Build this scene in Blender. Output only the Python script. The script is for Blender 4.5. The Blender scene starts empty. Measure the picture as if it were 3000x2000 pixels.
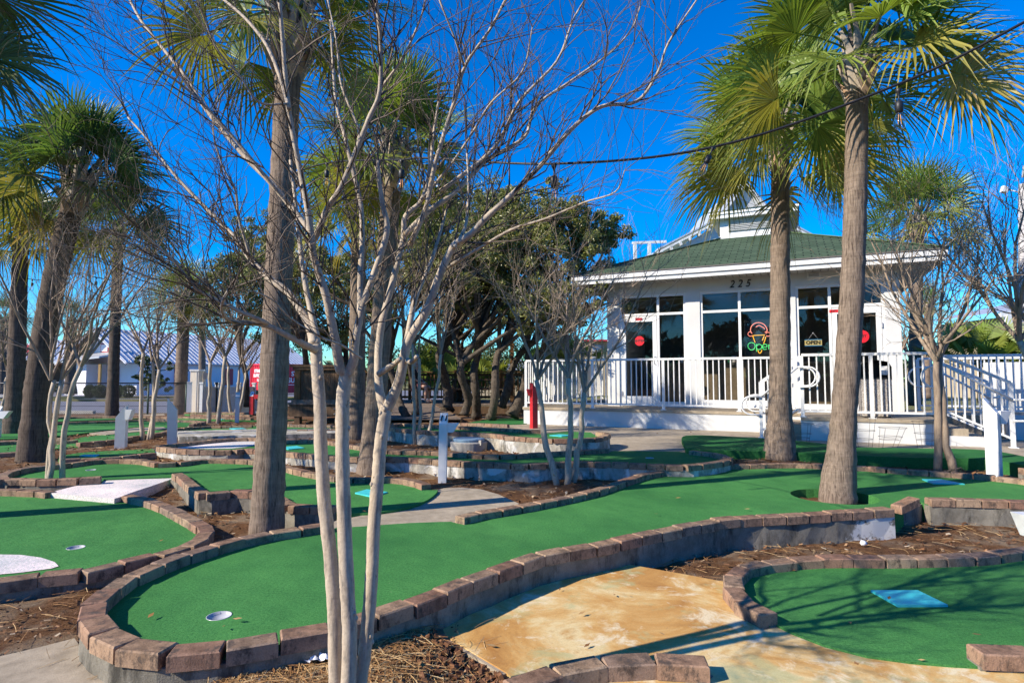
import bpy, bmesh, math, random
from mathutils import Vector, Matrix, Euler
from math import sin, cos, tan, pi, radians, sqrt, atan2, exp
R = random.Random(7)
scene = bpy.context.scene
COL = scene.collection
# ---------------------------------------------------------------- camera model (3000 x 2000 photograph)
F = 1750.0; CZ = 1.30; PIT = math.atan(107 / F)
CP, SP = cos(PIT), sin(PIT)
def ray(px, py):
    x = (px - 1500) / F; u = (1000 - py) / F
    return x, CP - u * SP, SP + u * CP
def P(px, py, z):                      # pixel -> point on the horizontal plane z
    x, y, w = ray(px, py); t = (z - CZ) / w
    return Vector((x * t, y * t, z))
def D(px, py, Y):                      # pixel -> point at depth Y
    x, y, w = ray(px, py); t = Y / y
    return Vector((x * t, Y, CZ + w * t))
def mpp(Y): return Y / F               # metres per photo pixel at depth Y
def sm(a, b, x):
    t = max(0, min(1, (x - a) / (b - a))); return t * t * (3 - 2 * t)
def zg(x, y):                          # mulch level
    z = 0.05 + .15 * sm(4.5, 9, y)
    z -= .03 * sm(0, 2, x) * (1 - sm(4.6, 6, y))
    z -= .20 * sm(17, 22, y)
    z += .075 * sm(-1.35, -1.05, x) * (1 - sm(-.55, -.12, x)) * (1 - sm(3.0, 4.0, y))
    z += .035 * (1 - sm(-1.5, -1.2, x)) * (1 - sm(3.5, 4.5, y))
    return z
# ---------------------------------------------------------------- object helpers
def tag(o, label=None, cat=None, group=None, kind=None):
    if label: o['label'] = label
    if cat: o['category'] = cat
    if group: o['group'] = group
    if kind: o['kind'] = kind
    return o
def thing(name, label, cat, loc=(0, 0, 0), rz=0, group=None):
    o = bpy.data.objects.new(name, None); COL.objects.link(o)
    o.location = loc; o.rotation_euler = (0, 0, rz); o.empty_display_size = .1
    return tag(o, label, cat, group)
class MB:
    def __init__(s): s.v = []; s.f = []; s.sm = []; s.at = []
    def add(s, vs, fs, smooth=False, a=0.0):
        b = len(s.v); s.v.extend([tuple(v) for v in vs])
        for f in fs: s.f.append(tuple(b + i for i in f)); s.sm.append(smooth)
        s.at.extend([a] * len(vs)); return b
    def box(s, c, d, rz=0, rx=0, ry=0, a=0.0, M=None):
        h = [x / 2 for x in d]
        m = M if M is not None else Euler((rx, ry, rz)).to_matrix()
        c = Vector(c)
        vs = [c + m @ Vector((i * h[0], j * h[1], k * h[2])) for k in (-1, 1) for j in (-1, 1) for i in (-1, 1)]
        s.add(vs, [(0, 2, 3, 1), (4, 5, 7, 6), (0, 1, 5, 4), (2, 6, 7, 3), (0, 4, 6, 2), (1, 3, 7, 5)], a=a)
    def bar(s, p, q, w, h=None, up=(0, 0, 1)):       # square bar from p to q
        p = Vector(p); q = Vector(q); d = q - p; L = d.length
        if L < 1e-6: return
        z = d / L; u = Vector(up)
        if abs(z.dot(u)) > .99: u = Vector((1, 0, 0))
        x = u.cross(z).normalized(); y = z.cross(x)
        m = Matrix((x, y, z)).transposed()
        s.box((p + q) / 2, (w, h or w, L), M=m)
    def tube(s, pts, rad, n=6, cap=True, a=0.0, smooth=True, wob=0.0, rnd=None):
        pts = [Vector(p) for p in pts]; m = len(pts)
        if m < 2: return
        if not isinstance(rad, (list, tuple)): rad = [rad] * m
        t = (pts[1] - pts[0]).normalized()
        u = Vector((0, 0, 1)) if abs(t.z) < .9 else Vector((1, 0, 0))
        x = u.cross(t).normalized(); vs = []
        for i in range(m):
            t2 = (pts[min(i + 1, m - 1)] - pts[max(i - 1, 0)])
            if t2.length < 1e-9: t2 = t
            t2.normalize()
            x = (x - t2 * x.dot(t2))
            if x.length < 1e-6: x = t2.orthogonal()
            x.normalize(); y = t2.cross(x)
            for k in range(n):
                an = 2 * pi * k / n
                r = rad[i] * (1 + (rnd.uniform(-wob, wob) if rnd else 0))
                vs.append(pts[i] + x * (cos(an) * r) + y * (sin(an) * r))
        fs = []
        for i in range(m - 1):
            for k in range(n):
                k2 = (k + 1) % n
                fs.append((i * n + k, i * n + k2, (i + 1) * n + k2, (i + 1) * n + k))
        if cap:
            fs.append(tuple(range(n - 1, -1, -1))); fs.append(tuple((m - 1) * n + k for k in range(n)))
        s.add(vs, fs, smooth, a)
    def lathe(s, c, prof, n=20, smooth=True, M=None):   # prof: (r,z)
        c = Vector(c); vs = []; m = len(prof)
        for r, z in prof:
            for k in range(n):
                an = 2 * pi * k / n; v = Vector((r * cos(an), r * sin(an), z))
                vs.append(c + (M @ v if M is not None else v))
        fs = [(i * n + k, i * n + (k + 1) % n, (i + 1) * n + (k + 1) % n, (i + 1) * n + k) for i in range(m - 1) for k in range(n)]
        if prof[0][0] > 1e-5: fs.append(tuple(range(n - 1, -1, -1)))
        if prof[-1][0] > 1e-5: fs.append(tuple((m - 1) * n + k for k in range(n)))
        s.add(vs, fs, smooth)
    def prism(s, poly, z0, z1):                        # convex-ish polygon walls + ngon caps
        n = len(poly)
        vs = [(p[0], p[1], z0) for p in poly] + [(p[0], p[1], z1) for p in poly]
        fs = [(i, (i + 1) % n, n + (i + 1) % n, n + i) for i in range(n)]
        ar = sum(poly[i][0] * poly[(i + 1) % n][1] - poly[(i + 1) % n][0] * poly[i][1] for i in range(n))
        if ar < 0: fs = [f[::-1] for f in fs]
        s.add(vs, fs)
    def poly3(s, pts, th):                              # flat polygon (3D pts) with thickness vector th
        n = len(pts); th = Vector(th)
        vs = [Vector(p) for p in pts] + [Vector(p) + th for p in pts]
        s.add(vs, [tuple(range(n)), tuple(range(2 * n - 1, n - 1, -1))] + [(i, n + i, n + (i + 1) % n, (i + 1) % n) for i in range(n)])
    def build(s, name, mat, parent=None, attr=False, loc=None):
        me = bpy.data.meshes.new(name); me.from_pydata(s.v, [], s.f); me.validate()
        if len(me.polygons) == len(s.sm): me.polygons.foreach_set('use_smooth', s.sm)
        if attr and len(me.vertices) == len(s.at):
            at = me.attributes.new('age', 'FLOAT', 'POINT'); at.data.foreach_set('value', s.at)
        me.materials.append(mat)
        o = bpy.data.objects.new(name, me); COL.objects.link(o)
        if parent is not None:
            o.parent = parent
            if parent.type == 'EMPTY': o.matrix_parent_inverse = Matrix.LocRotScale(parent.location, parent.rotation_euler, None).inverted()
        return o
def fill_mesh(loops, z, walls=None):
    """triangulated flat sheet with holes; walls: list of (loop index, z1) side walls"""
    bm = bmesh.new(); edges = []
    for lp in loops:
        vs = [bm.verts.new((p[0], p[1], z)) for p in lp]
        for i in range(len(vs)): edges.append(bm.edges.new((vs[i], vs[(i + 1) % len(vs)])))
    bmesh.ops.triangle_fill(bm, use_beauty=True, use_dissolve=False, edges=edges, normal=(0, 0, 1))
    for f in bm.faces:
        if f.normal.z < 0: f.normal_flip()
    bm.verts.index_update()
    m = MB(); m.add([v.co.copy() for v in bm.verts], [tuple(v.index for v in f.verts) for f in bm.faces])
    bm.free()
    for li, z1 in (walls or []): m.prism(loops[li], z1, z)
    return m
def ngon(m, poly, z): m.add([(p[0], p[1], z) for p in poly], [tuple(range(len(poly)))])
def catmull(pts, step):
    pts = [Vector((p[0], p[1])) for p in pts]
    if len(pts) < 3:
        ex = pts
    ext = [pts[0] * 2 - pts[1]] + pts + [pts[-1] * 2 - pts[-2]]
    dense = []
    for i in range(1, len(ext) - 2):
        p0, p1, p2, p3 = ext[i - 1:i + 3]
        n = max(2, int((p2 - p1).length / .02))
        for k in range(n):
            t = k / n
            dense.append(.5 * ((2 * p1) + (p2 - p0) * t + (2 * p0 - 5 * p1 + 4 * p2 - p3) * t * t + (3 * p1 - p0 - 3 * p2 + p3) * t ** 3))
    dense.append(pts[-1])
    out = [dense[0]]; acc = 0
    for a, b in zip(dense, dense[1:]):
        acc += (b - a).length
        if acc >= step: out.append(b); acc = 0
    if (out[-1] - dense[-1]).length > step * .3: out.append(dense[-1])
    return out
# ---------------------------------------------------------------- materials
def new_mat(name):
    m = bpy.data.materials.new(name); m.use_nodes = True
    nt = m.node_tree; b = nt.nodes['Principled BSDF']; return m, nt, b
def N(nt, t, **kw):
    n = nt.nodes.new(t)
    for k, v in kw.items():
        if k.startswith('i_'): n.inputs[k[2:].replace('_', ' ')].default_value = v
        else: setattr(n, k, v)
    return n
def ramp(nt, fac, stops, interp='LINEAR'):
    r = nt.nodes.new('ShaderNodeValToRGB'); r.color_ramp.interpolation = interp
    e = r.color_ramp.elements
    while len(e) < len(stops): e.new(.5)
    for i, (p, c) in enumerate(stops):
        e[i].position = p; e[i].color = (*c, 1) if len(c) == 3 else c
    nt.links.new(fac, r.inputs[0]); return r.outputs[0]
def noise(nt, scale, detail=4, rough=.55, vec=None, dist=0.0):
    n = N(nt, 'ShaderNodeTexNoise'); n.inputs['Scale'].default_value = scale; n.inputs['Detail'].default_value = detail
    n.inputs['Roughness'].default_value = rough; n.inputs['Distortion'].default_value = dist
    if vec is not None: nt.links.new(vec, n.inputs['Vector'])
    return n.outputs['Fac']
def coords(nt, scale=None, kind='Object'):
    if kind == 'Geo': o = N(nt, 'ShaderNodeNewGeometry').outputs['Position']
    else: o = N(nt, 'ShaderNodeTexCoord').outputs[kind]
    if scale:
        mp = N(nt, 'ShaderNodeMapping'); mp.inputs['Scale'].default_value = scale
        nt.links.new(o, mp.inputs['Vector']); return mp.outputs[0]
    return o
def mix(nt, f, a, b, mode='MIX'):
    m = N(nt, 'ShaderNodeMix', data_type='RGBA', blend_type=mode)
    for sock, v in ((0, f), (6, a), (7, b)):
        if hasattr(v, 'links') or hasattr(v, 'is_linked'): nt.links.new(v, m.inputs[sock])
        else: m.inputs[sock].default_value = v if sock == 0 else ((*v, 1) if len(v) == 3 else v)
    return m.outputs[2]
def bump(nt, b, h, strength=.4, dist=.01):
    n = N(nt, 'ShaderNodeBump'); n.inputs['Strength'].default_value = strength; n.inputs['Distance'].default_value = dist
    nt.links.new(h, n.inputs['Height']); nt.links.new(n.outputs[0], b.inputs['Normal'])
def island(nt): return N(nt, 'ShaderNodeNewGeometry').outputs['Random Per Island']
MATS = {}
def simple(name, col, rough=.6, metal=0, var=.12, scale=14, bmp=.15, bscale=60, spec=.5):
    m, nt, b = new_mat(name); v = coords(nt, kind='Geo')
    n = noise(nt, scale, 5, .6, v)
    c = ramp(nt, n, [(.3, tuple(x * (1 - var) for x in col)), (.7, tuple(min(1, x * (1 + var)) for x in col))])
    nt.links.new(c, b.inputs['Base Color']); b.inputs['Roughness'].default_value = rough; b.inputs['Metallic'].default_value = metal
    b.inputs['Specular IOR Level'].default_value = spec
    if bmp: bump(nt, b, noise(nt, bscale, 3, .6, v), bmp, .004)
    MATS[name] = m; return m
def mat_turf(name, base, bs=1.0):
    m, nt, b = new_mat(name); v = coords(nt, kind='Geo')
    fine = noise(nt, 210, 3, .8, v); mid = noise(nt, 70, 4, .8, v); big = noise(nt, 1.1, 4, .6, v)
    c1 = ramp(nt, fine, [(.28, tuple(x * .5 for x in base)), (.5, base), (.74, (base[0] * 2.1 + .01, base[1] * 1.36, base[2] * 1.6))])
    c2 = ramp(nt, mid, [(.34, (.62, .68, .66)), (.5, (1, 1, 1)), (.68, (1.34, 1.24, 1.22))])
    c3 = ramp(nt, big, [(.3, (.74, .80, .80)), (.7, (1.28, 1.16, 1.10))])
    c = mix(nt, 1.0, mix(nt, 1.0, c1, c2, 'MULTIPLY'), c3, 'MULTIPLY')
    sp = ramp(nt, noise(nt, 60, 2, .5, v), [(.775, (0, 0, 0)), (.79, (1, 1, 1))])
    c = mix(nt, sp, c, (.32, .3, .2))
    nt.links.new(c, b.inputs['Base Color']); b.inputs['Roughness'].default_value = .95; b.inputs['Specular IOR Level'].default_value = .08
    h = mix(nt, .5, fine, mid); b1 = N(nt, 'ShaderNodeBump'); b1.inputs['Strength'].default_value = .5; b1.inputs['Distance'].default_value = .10
    nt.links.new(noise(nt, 1.6, 3, .5, v), b1.inputs['Height']); b2 = N(nt, 'ShaderNodeBump'); b2.inputs['Strength'].default_value = .75 * bs; b2.inputs['Distance'].default_value = .007
    nt.links.new(h, b2.inputs['Height']); nt.links.new(b1.outputs[0], b2.inputs['Normal']); nt.links.new(b2.outputs[0], b.inputs['Normal'])
    MATS[name] = m; return m
mat_turf('turf', (.052, .210, .058))
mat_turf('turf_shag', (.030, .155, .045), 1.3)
mat_turf('white_turf', (.66, .66, .64), .8)
def mat_brick():
    m, nt, b = new_mat('brick'); v = coords(nt, kind='Geo')
    c0 = ramp(nt, island(nt), [(0, (.30, .195, .135)), (.25, (.38, .255, .165)), (.5, (.29, .165, .115)), (.75, (.41, .29, .19)), (1, (.24, .165, .13))])
    st = ramp(nt, noise(nt, 9, 6, .65, v), [(.3, (.42, .40, .38)), (.52, (1, 1, 1)), (.8, (1.2, 1.16, 1.1))])
    c = mix(nt, .85, c0, st, 'MULTIPLY')
    gr = ramp(nt, noise(nt, 140, 3, .7, v), [(.3, (.7, .7, .7)), (.6, (1.12, 1.1, 1.08))])
    c = mix(nt, .7, c, gr, 'MULTIPLY')
    li = ramp(nt, noise(nt, 34, 4, .7, v), [(.70, (0, 0, 0)), (.76, (1, 1, 1))])
    c = mix(nt, li, c, (.42, .39, .30))
    # dark grime on the upper face only, a weathering film
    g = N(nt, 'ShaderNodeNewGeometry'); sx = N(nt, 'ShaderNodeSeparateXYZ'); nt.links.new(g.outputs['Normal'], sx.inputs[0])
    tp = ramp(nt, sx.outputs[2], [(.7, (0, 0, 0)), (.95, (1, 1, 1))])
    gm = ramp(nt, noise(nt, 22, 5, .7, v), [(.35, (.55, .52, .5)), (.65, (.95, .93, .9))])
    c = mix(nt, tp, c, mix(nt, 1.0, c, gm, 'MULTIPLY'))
    nt.links.new(c, b.inputs['Base Color']); bo = ramp(nt, noise(nt, 16, 6, .8, coords(nt, (1, 1, .6), 'Geo')), [(.50, (0, 0, 0)), (.62, (.9, .9, .9))])
    c = mix(nt, bo, c, (.075, .058, .048))
    nt.links.new(c, b.inputs['Base Color']); b.inputs['Roughness'].default_value = .9; b.inputs['Specular IOR Level'].default_value = .2
    bump(nt, b, noise(nt, 120, 4, .7, v), .6, .005); MATS['brick'] = m
mat_brick()
def mat_concrete(name, base, stain=.6, white=0.0, bs=.5, patch=False):
    m, nt, b = new_mat(name); v = coords(nt, kind='Geo')
    n1 = noise(nt, 2.2, 7, .65, v); n2 = noise(nt, 11, 6, .7, v); n3 = noise(nt, 160, 3, .7, v)
    c = ramp(nt, n1, [(.3, tuple(x * (1 - stain * .55) for x in base)), (.55, base), (.75, tuple(min(.8, x * 1.2) for x in base))])
    c = mix(nt, .8, c, ramp(nt, n2, [(.3, (.62, .6, .56)), (.6, (1.05, 1.04, 1.02))]), 'MULTIPLY')
    c = mix(nt, .6, c, ramp(nt, n3, [(.3, (.75, .75, .75)), (.7, (1.15, 1.15, 1.15))]), 'MULTIPLY')
    if white:
        w = ramp(nt, noise(nt, 2.6, 7, .6, v, .6), [(.56 - white * .2, (0, 0, 0)), (.60 - white * .2, (1, 1, 1))])
        c = mix(nt, w, c, (.62, .60, .56))
    dk = ramp(nt, noise(nt, 6, 6, .75, coords(nt, (1, 1, .35), 'Geo')), [(.50, (0, 0, 0)), (.66, (1, 1, 1))])
    c = mix(nt, dk, c, tuple(x * .22 for x in base)) if stain > .5 else c
    if patch:
        vd = N(nt, 'ShaderNodeVectorMath', operation='DISTANCE'); nt.links.new(v, vd.inputs[0]); vd.inputs[1].default_value = P(2530, 1545, .09)
        ad = N(nt, 'ShaderNodeMath', operation='MULTIPLY_ADD'); nt.links.new(noise(nt, 7, 6, .7, v), ad.inputs[0]); ad.inputs[1].default_value = .8; nt.links.new(vd.outputs['Value'], ad.inputs[2])
        c = mix(nt, ramp(nt, ad.outputs[0], [(.60, (1, 1, 1)), (.66, (0, 0, 0))]), c, (.66, .64, .60))
    nt.links.new(c, b.inputs['Base Color']); b.inputs['Roughness'].default_value = .92; b.inputs['Specular IOR Level'].default_value = .2
    bump(nt, b, mix(nt, .5, n3, n2), bs, .008); MATS[name] = m
mat_concrete('concrete', (.40, .335, .25), .4)
mat_concrete('kerb_concrete', (.25, .23, .19), .8, 0, .9, patch=True)
mat_concrete('white_kerb', (.46, .43, .37), .55, .12, .9)
def mat_slab():
    m, nt, b = new_mat('stained_slab'); v = coords(nt, kind='Geo')
    n1 = noise(nt, 2.0, 8, .68, v, .8); n2 = noise(nt, 5, 7, .7, v, .5); n3 = noise(nt, 150, 3, .7, v)
    c = ramp(nt, n1, [(.30, (.36, .17, .045)), (.43, (.50, .27, .08)), (.52, (.58, .37, .14)), (.60, (.66, .52, .27)), (.68, (.48, .27, .085))])
    g = ramp(nt, noise(nt, 3.1, 6, .6, v, .3), [(.54, (0, 0, 0)), (.62, (.6, .6, .6))])
    c = mix(nt, g, c, (.36, .38, .19))
    w = ramp(nt, n2, [(.54, (0, 0, 0)), (.64, (.85, .85, .85))])
    c = mix(nt, w, c, (.70, .60, .40))
    # bluish green old paint towards the near right end
    sx = N(nt, 'ShaderNodeSeparateXYZ'); nt.links.new(v, sx.inputs[0])
    mr = N(nt, 'ShaderNodeMapRange'); nt.links.new(sx.outputs[1], mr.inputs[0]); mr.inputs[1].default_value = 2.75; mr.inputs[2].default_value = 2.2
    mr.inputs[3].default_value = 0; mr.inputs[4].default_value = .30
    ad = N(nt, 'ShaderNodeMath', operation='ADD'); nt.links.new(mr.outputs[0], ad.inputs[0]); nt.links.new(noise(nt, 4.2, 6, .65, v), ad.inputs[1])
    t = ramp(nt, ad.outputs[0], [(.66, (0, 0, 0)), (.84, (.8, .8, .8))])
    c = mix(nt, t, c, (.17, .24, .17))
    sk = ramp(nt, noise(nt, 26, 5, .75, v), [(.66, (0, 0, 0)), (.72, (.7, .7, .7))]); c = mix(nt, sk, c, (.28, .17, .07))
    hl = ramp(nt, noise(nt, 7, 3, .5, v, 1.5), [(.495, (0, 0, 0)), (.50, (.5, .5, .5)), (.505, (0, 0, 0))]); c = mix(nt, hl, c, (.33, .22, .11))
    c = mix(nt, .5, c, ramp(nt, n3, [(.3, (.75, .75, .75)), (.7, (1.15, 1.15, 1.15))]), 'MULTIPLY')
    nt.links.new(c, b.inputs['Base Color']); b.inputs['Roughness'].default_value = .85; b.inputs['Specular IOR Level'].default_value = .25
    bump(nt, b, mix(nt, .5, n3, n2), .35, .006); MATS['slab'] = m
mat_slab()
def mat_mulch():
    m, nt, b = new_mat('mulch_ground'); v = coords(nt, kind='Geo')
    n1 = noise(nt, 22, 6, .8, v, 1.2); n2 = noise(nt, 70, 5, .8, v, 2.0); n3 = noise(nt, 2.4, 5, .6, v)
    c = ramp(nt, n2, [(.28, (.045, .022, .012)), (.45, (.15, .075, .036)), (.58, (.24, .135, .07)), (.72, (.42, .30, .19))])
    c = mix(nt, .8, c, ramp(nt, n1, [(.3, (.45, .42, .4)), (.6, (1.1, 1.05, 1.0))]), 'MULTIPLY')
    c = mix(nt, ramp(nt, n3, [(.5, (0, 0, 0)), (.66, (.7, .7, .7))]), c, mix(nt, n2, (.20, .15, .10), (.46, .38, .28)))
    # beyond the course the ground is sandy grass
    sx = N(nt, 'ShaderNodeSeparateXYZ'); nt.links.new(v, sx.inputs[0])
    mr = N(nt, 'ShaderNodeMapRange'); nt.links.new(sx.outputs[1], mr.inputs[0]); mr.inputs[1].default_value = 20; mr.inputs[2].default_value = 26
    fc = ramp(nt, noise(nt, .5, 6, .7, v), [(.35, (.22, .18, .10)), (.6, (.14, .15, .05))])
    c = mix(nt, mr.outputs[0], c, fc)
    nt.links.new(c, b.inputs['Base Color']); b.inputs['Roughness'].default_value = .95; b.inputs['Specular IOR Level'].default_value = .1
    bump(nt, b, mix(nt, .5, n2, n1), 1.0, .03); MATS['mulch'] = m
mat_mulch()
def mat_island(name, stops, rough=.8, tr=0.0, spec=.3, bmp=0):
    m, nt, b = new_mat(name); c = ramp(nt, island(nt), stops)
    v = coords(nt, kind='Geo')
    c = mix(nt, .6, c, ramp(nt, noise(nt, 40, 3, .6, v), [(.3, (.7, .7, .7)), (.7, (1.2, 1.2, 1.2))]), 'MULTIPLY')
    nt.links.new(c, b.inputs['Base Color']); b.inputs['Roughness'].default_value = rough; b.inputs['Specular IOR Level'].default_value = spec
    if tr:
        t = N(nt, 'ShaderNodeBsdfTranslucent'); nt.links.new(c, t.inputs['Color'])
        ms = N(nt, 'ShaderNodeMixShader'); ms.inputs[0].default_value = tr
        nt.links.new(b.outputs[0], ms.inputs[1]); nt.links.new(t.outputs[0], ms.inputs[2])
        nt.links.new(ms.outputs[0], nt.nodes['Material Output'].inputs['Surface'])
    MATS[name] = m; return m
mat_island('straw', [(0, (.20, .09, .03)), (.4, (.36, .19, .07)), (.75, (.50, .32, .14)), (1, (.60, .46, .26))], .7)
mat_island('chips', [(0, (.05, .022, .012)), (.45, (.16, .07, .03)), (.75, (.26, .13, .06)), (.9, (.36, .24, .14)), (1, (.52, .44, .32))], .85)
mat_island('bark_nugget', [(0, (.06, .025, .014)), (.5, (.14, .06, .028)), (1, (.24, .115, .05))], .8)
mat_island('litter', [(0, (.20, .09, .03)), (.5, (.34, .17, .05)), (1, (.45, .30, .14))], .8)
mat_island('oak_leaf', [(0, (.085, .105, .02)), (.4, (.17, .195, .04)), (.75, (.28, .285, .065)), (1, (.40, .36, .13))], .4, .28, .6)
mat_island('shrub_leaf', [(0, (.016, .032, .010)), (.5, (.035, .066, .018)), (1, (.08, .11, .03))], .5, .2, .5)
mat_island('maple_leaf', [(0, (.02, .04, .012)), (.5, (.05, .085, .02)), (1, (.16, .17, .04))], .5, .25, .4)
def mat_palm(name, g0, g1, yel):
    m, nt, b = new_mat(name)
    at = N(nt, 'ShaderNodeAttribute', attribute_name='age')
    c = ramp(nt, island(nt), [(0, g0), (.6, g1), (1, tuple(x * 1.45 for x in g1))])
    c = mix(nt, at.outputs['Fac'], c, ramp(nt, island(nt), [(0, tuple(x * .7 for x in yel)), (.6, yel), (1, (.38, .27, .12))]))
    nt.links.new(c, b.inputs['Base Color']); b.inputs['Roughness'].default_value = .42; b.inputs['Specular IOR Level'].default_value = .55
    t = N(nt, 'ShaderNodeBsdfTranslucent'); nt.links.new(mix(nt, 1.0, c, (1.3, 1.25, .6), 'MULTIPLY'), t.inputs['Color'])
    ms = N(nt, 'ShaderNodeMixShader'); ms.inputs[0].default_value = .36
    nt.links.new(b.outputs[0], ms.inputs[1]); nt.links.new(t.outputs[0], ms.inputs[2])
    nt.links.new(ms.outputs[0], nt.nodes['Material Output'].inputs['Surface']); MATS[name] = m
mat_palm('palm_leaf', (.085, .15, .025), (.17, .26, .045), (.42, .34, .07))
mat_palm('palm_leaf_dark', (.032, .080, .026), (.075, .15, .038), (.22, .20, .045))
def mat_bark(name, base, dark, vs=1.0):
    m, nt, b = new_mat(name)
    v1 = coords(nt, (60 * vs, 60 * vs, 5), 'Geo'); v2 = coords(nt, (3, 3, 26), 'Geo'); v = coords(nt, kind='Geo')
    n1 = noise(nt, 1, 5, .7, v1, .6); n2 = noise(nt, 1, 4, .6, v2, .4); n3 = noise(nt, 9, 5, .6, v)
    c = ramp(nt, n1, [(.32, dark), (.5, tuple(x * .8 for x in base)), (.66, base), (.8, tuple(min(.7, x * 1.35) for x in base))])
    c = mix(nt, .6, c, ramp(nt, n2, [(.3, (.65, .62, .6)), (.7, (1.12, 1.1, 1.06))]), 'MULTIPLY')
    c = mix(nt, .6, c, ramp(nt, n3, [(.3, (.72, .7, .68)), (.7, (1.15, 1.12, 1.08))]), 'MULTIPLY')
    lk = ramp(nt, noise(nt, 30, 4, .7, v), [(.68, (0, 0, 0)), (.76, (.8, .8, .8))])
    c = mix(nt, lk, c, (.40, .30, .20))
    nt.links.new(c, b.inputs['Base Color']); b.inputs['Roughness'].default_value = .9; b.inputs['Specular IOR Level'].default_value = .15
    bump(nt, b, mix(nt, .35, n1, n2), .9, .02); MATS[name] = m
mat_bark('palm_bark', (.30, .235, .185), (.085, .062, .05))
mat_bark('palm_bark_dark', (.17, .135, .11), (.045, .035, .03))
mat_bark('oak_bark', (.135, .112, .09), (.025, .02, .016), .5)
def mat_crape(name, a, bcol, c3, grey):
    m, nt, b = new_mat(name); v = coords(nt, kind='Geo')
    n1 = noise(nt, 1, 5, .6, coords(nt, (26, 26, 6), 'Geo'), .8); n2 = noise(nt, 90, 4, .7, v); n3 = noise(nt, 7, 4, .6, v)
    c = ramp(nt, n1, [(.34, grey), (.45, a), (.6, bcol), (.72, c3)])
    c = mix(nt, .6, c, ramp(nt, n2, [(.3, (.7, .68, .66)), (.65, (1.1, 1.08, 1.05))]), 'MULTIPLY')
    dk = ramp(nt, noise(nt, 55, 3, .6, coords(nt, (1, 1, .5), 'Geo')), [(.69, (0, 0, 0)), (.75, (1, 1, 1))])
    c = mix(nt, dk, c, (.09, .06, .04))
    nt.links.new(c, b.inputs['Base Color']); b.inputs['Roughness'].default_value = .7; b.inputs['Specular IOR Level'].default_value = .25
    bump(nt, b, mix(nt, .5, n2, n1), .6, .006); MATS[name] = m
mat_crape('crape_bark', (.44, .36, .27), (.52, .44, .34), (.36, .24, .11), (.25, .215, .18))
mat_crape('crape_branch', (.30, .235, .18), (.36, .28, .215), (.27, .18, .115), (.20, .155, .125))
mat_crape('crape_dark', (.26, .195, .145), (.31, .24, .18), (.22, .15, .10), (.17, .13, .105))
mat_crape('twig', (.10, .078, .062), (.145, .112, .086), (.12, .08, .055), (.065, .052, .042))
mat_island('boot', [(0, (.17, .13, .10)), (.4, (.30, .25, .20)), (.8, (.42, .36, .29)), (1, (.36, .22, .13))], .85)
simple('white_paint', (.70, .70, .69), .45, var=.05, scale=3, bmp=.12, bscale=90)
simple('stucco', (.60, .60, .59), .8, var=.06, scale=1.6, bmp=.35, bscale=130, spec=.2)
simple('trim_white', (.72, .72, .71), .4, var=.03, scale=5, bmp=0)
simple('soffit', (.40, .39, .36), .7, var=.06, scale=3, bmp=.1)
simple('post_white', (.70, .70, .69), .5, var=.07, scale=9, bmp=.25, bscale=70)
simple('post_red', (.50, .016, .02), .45, var=.2, scale=10, bmp=.2)
simple('black', (.012, .012, .013), .45, var=.2, bmp=0)
simple('dark_metal', (.03, .03, .032), .4, var=.2, bmp=0)
simple('wire_black', (.011, .011, .012), .5, var=.1, bmp=0)
simple('chain_wire', (.05, .05, .055), .5, var=.1, bmp=0)
simple('tee_mat', (.05, .50, .52), .6, var=.12, scale=20, bmp=.3, bscale=200)
simple('cup_rim', (.72, .72, .74), .3, var=.03, bmp=0)
simple('cup_white', (.70, .70, .70), .35, var=.03, bmp=0)
simple('cup_liner', (.42, .42, .44), .3, var=.1, scale=60, bmp=0)
simple('cup_inside', (.20, .20, .21), .4, var=.3, scale=40, bmp=0)
simple('asphalt', (.165, .165, .19), .9, var=.12, scale=1.2, bmp=.4, bscale=60, spec=.2)
simple('pale_kerb', (.42, .40, .36), .85, var=.15, scale=4, bmp=.2)
simple('red_paint', (.62, .02, .045), .5, var=.1, scale=3, bmp=.05)
simple('barn_wall', (.78, .76, .80), .7, var=.04, scale=2, bmp=.05)
simple('barn_trim', (.50, .03, .05), .5, var=.1, bmp=0)
simple('brown_wood', (.10, .055, .03), .75, var=.25, scale=4, bmp=.2)
simple('golden_wood', (.42, .24, .07), .6, var=.2, scale=4, bmp=.1)
simple('beige_wall', (.42, .34, .22), .8, var=.08, scale=1, bmp=.1)
simple('grey_metal', (.42, .43, .46), .45, .2, var=.08, bmp=0)
simple('dark_green', (.01, .05, .03), .5, var=.2, bmp=0)
simple('pole_grey', (.40, .38, .37), .8, var=.12, scale=3, bmp=.2)
simple('utility_concrete', (.33, .31, .28), .9, var=.25, scale=9, bmp=.4)
simple('lid_blue', (.17, .27, .38), .5, var=.15, scale=8, bmp=.2)
simple('paper', (.82, .83, .86), .7, var=.03, bmp=.2, bscale=30)
simple('sign_red', (.72, .012, .022), .4, var=.04, bmp=0)
simple('sign_yellow', (.72, .58, .22), .5, var=.03, bmp=0)
simple('sign_blue', (.02, .20, .42), .5, var=.05, bmp=0)
simple('sign_black', (.012, .011, .014), .5, var=.1, bmp=0)
simple('letter_white', (.85, .85, .85), .5, var=.02, bmp=0)
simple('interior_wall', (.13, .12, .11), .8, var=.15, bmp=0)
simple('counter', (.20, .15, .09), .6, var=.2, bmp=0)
simple('green_cup', (.02, .22, .10), .4, var=.1, bmp=0)
simple('red_cup', (.45, .03, .05), .4, var=.1, bmp=0)
simple('skin', (.52, .30, .21), .5, var=.08, scale=20, bmp=.05)
simple('shirt_black', (.014, .014, .016), .85, var=.2, bmp=.2)
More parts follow.
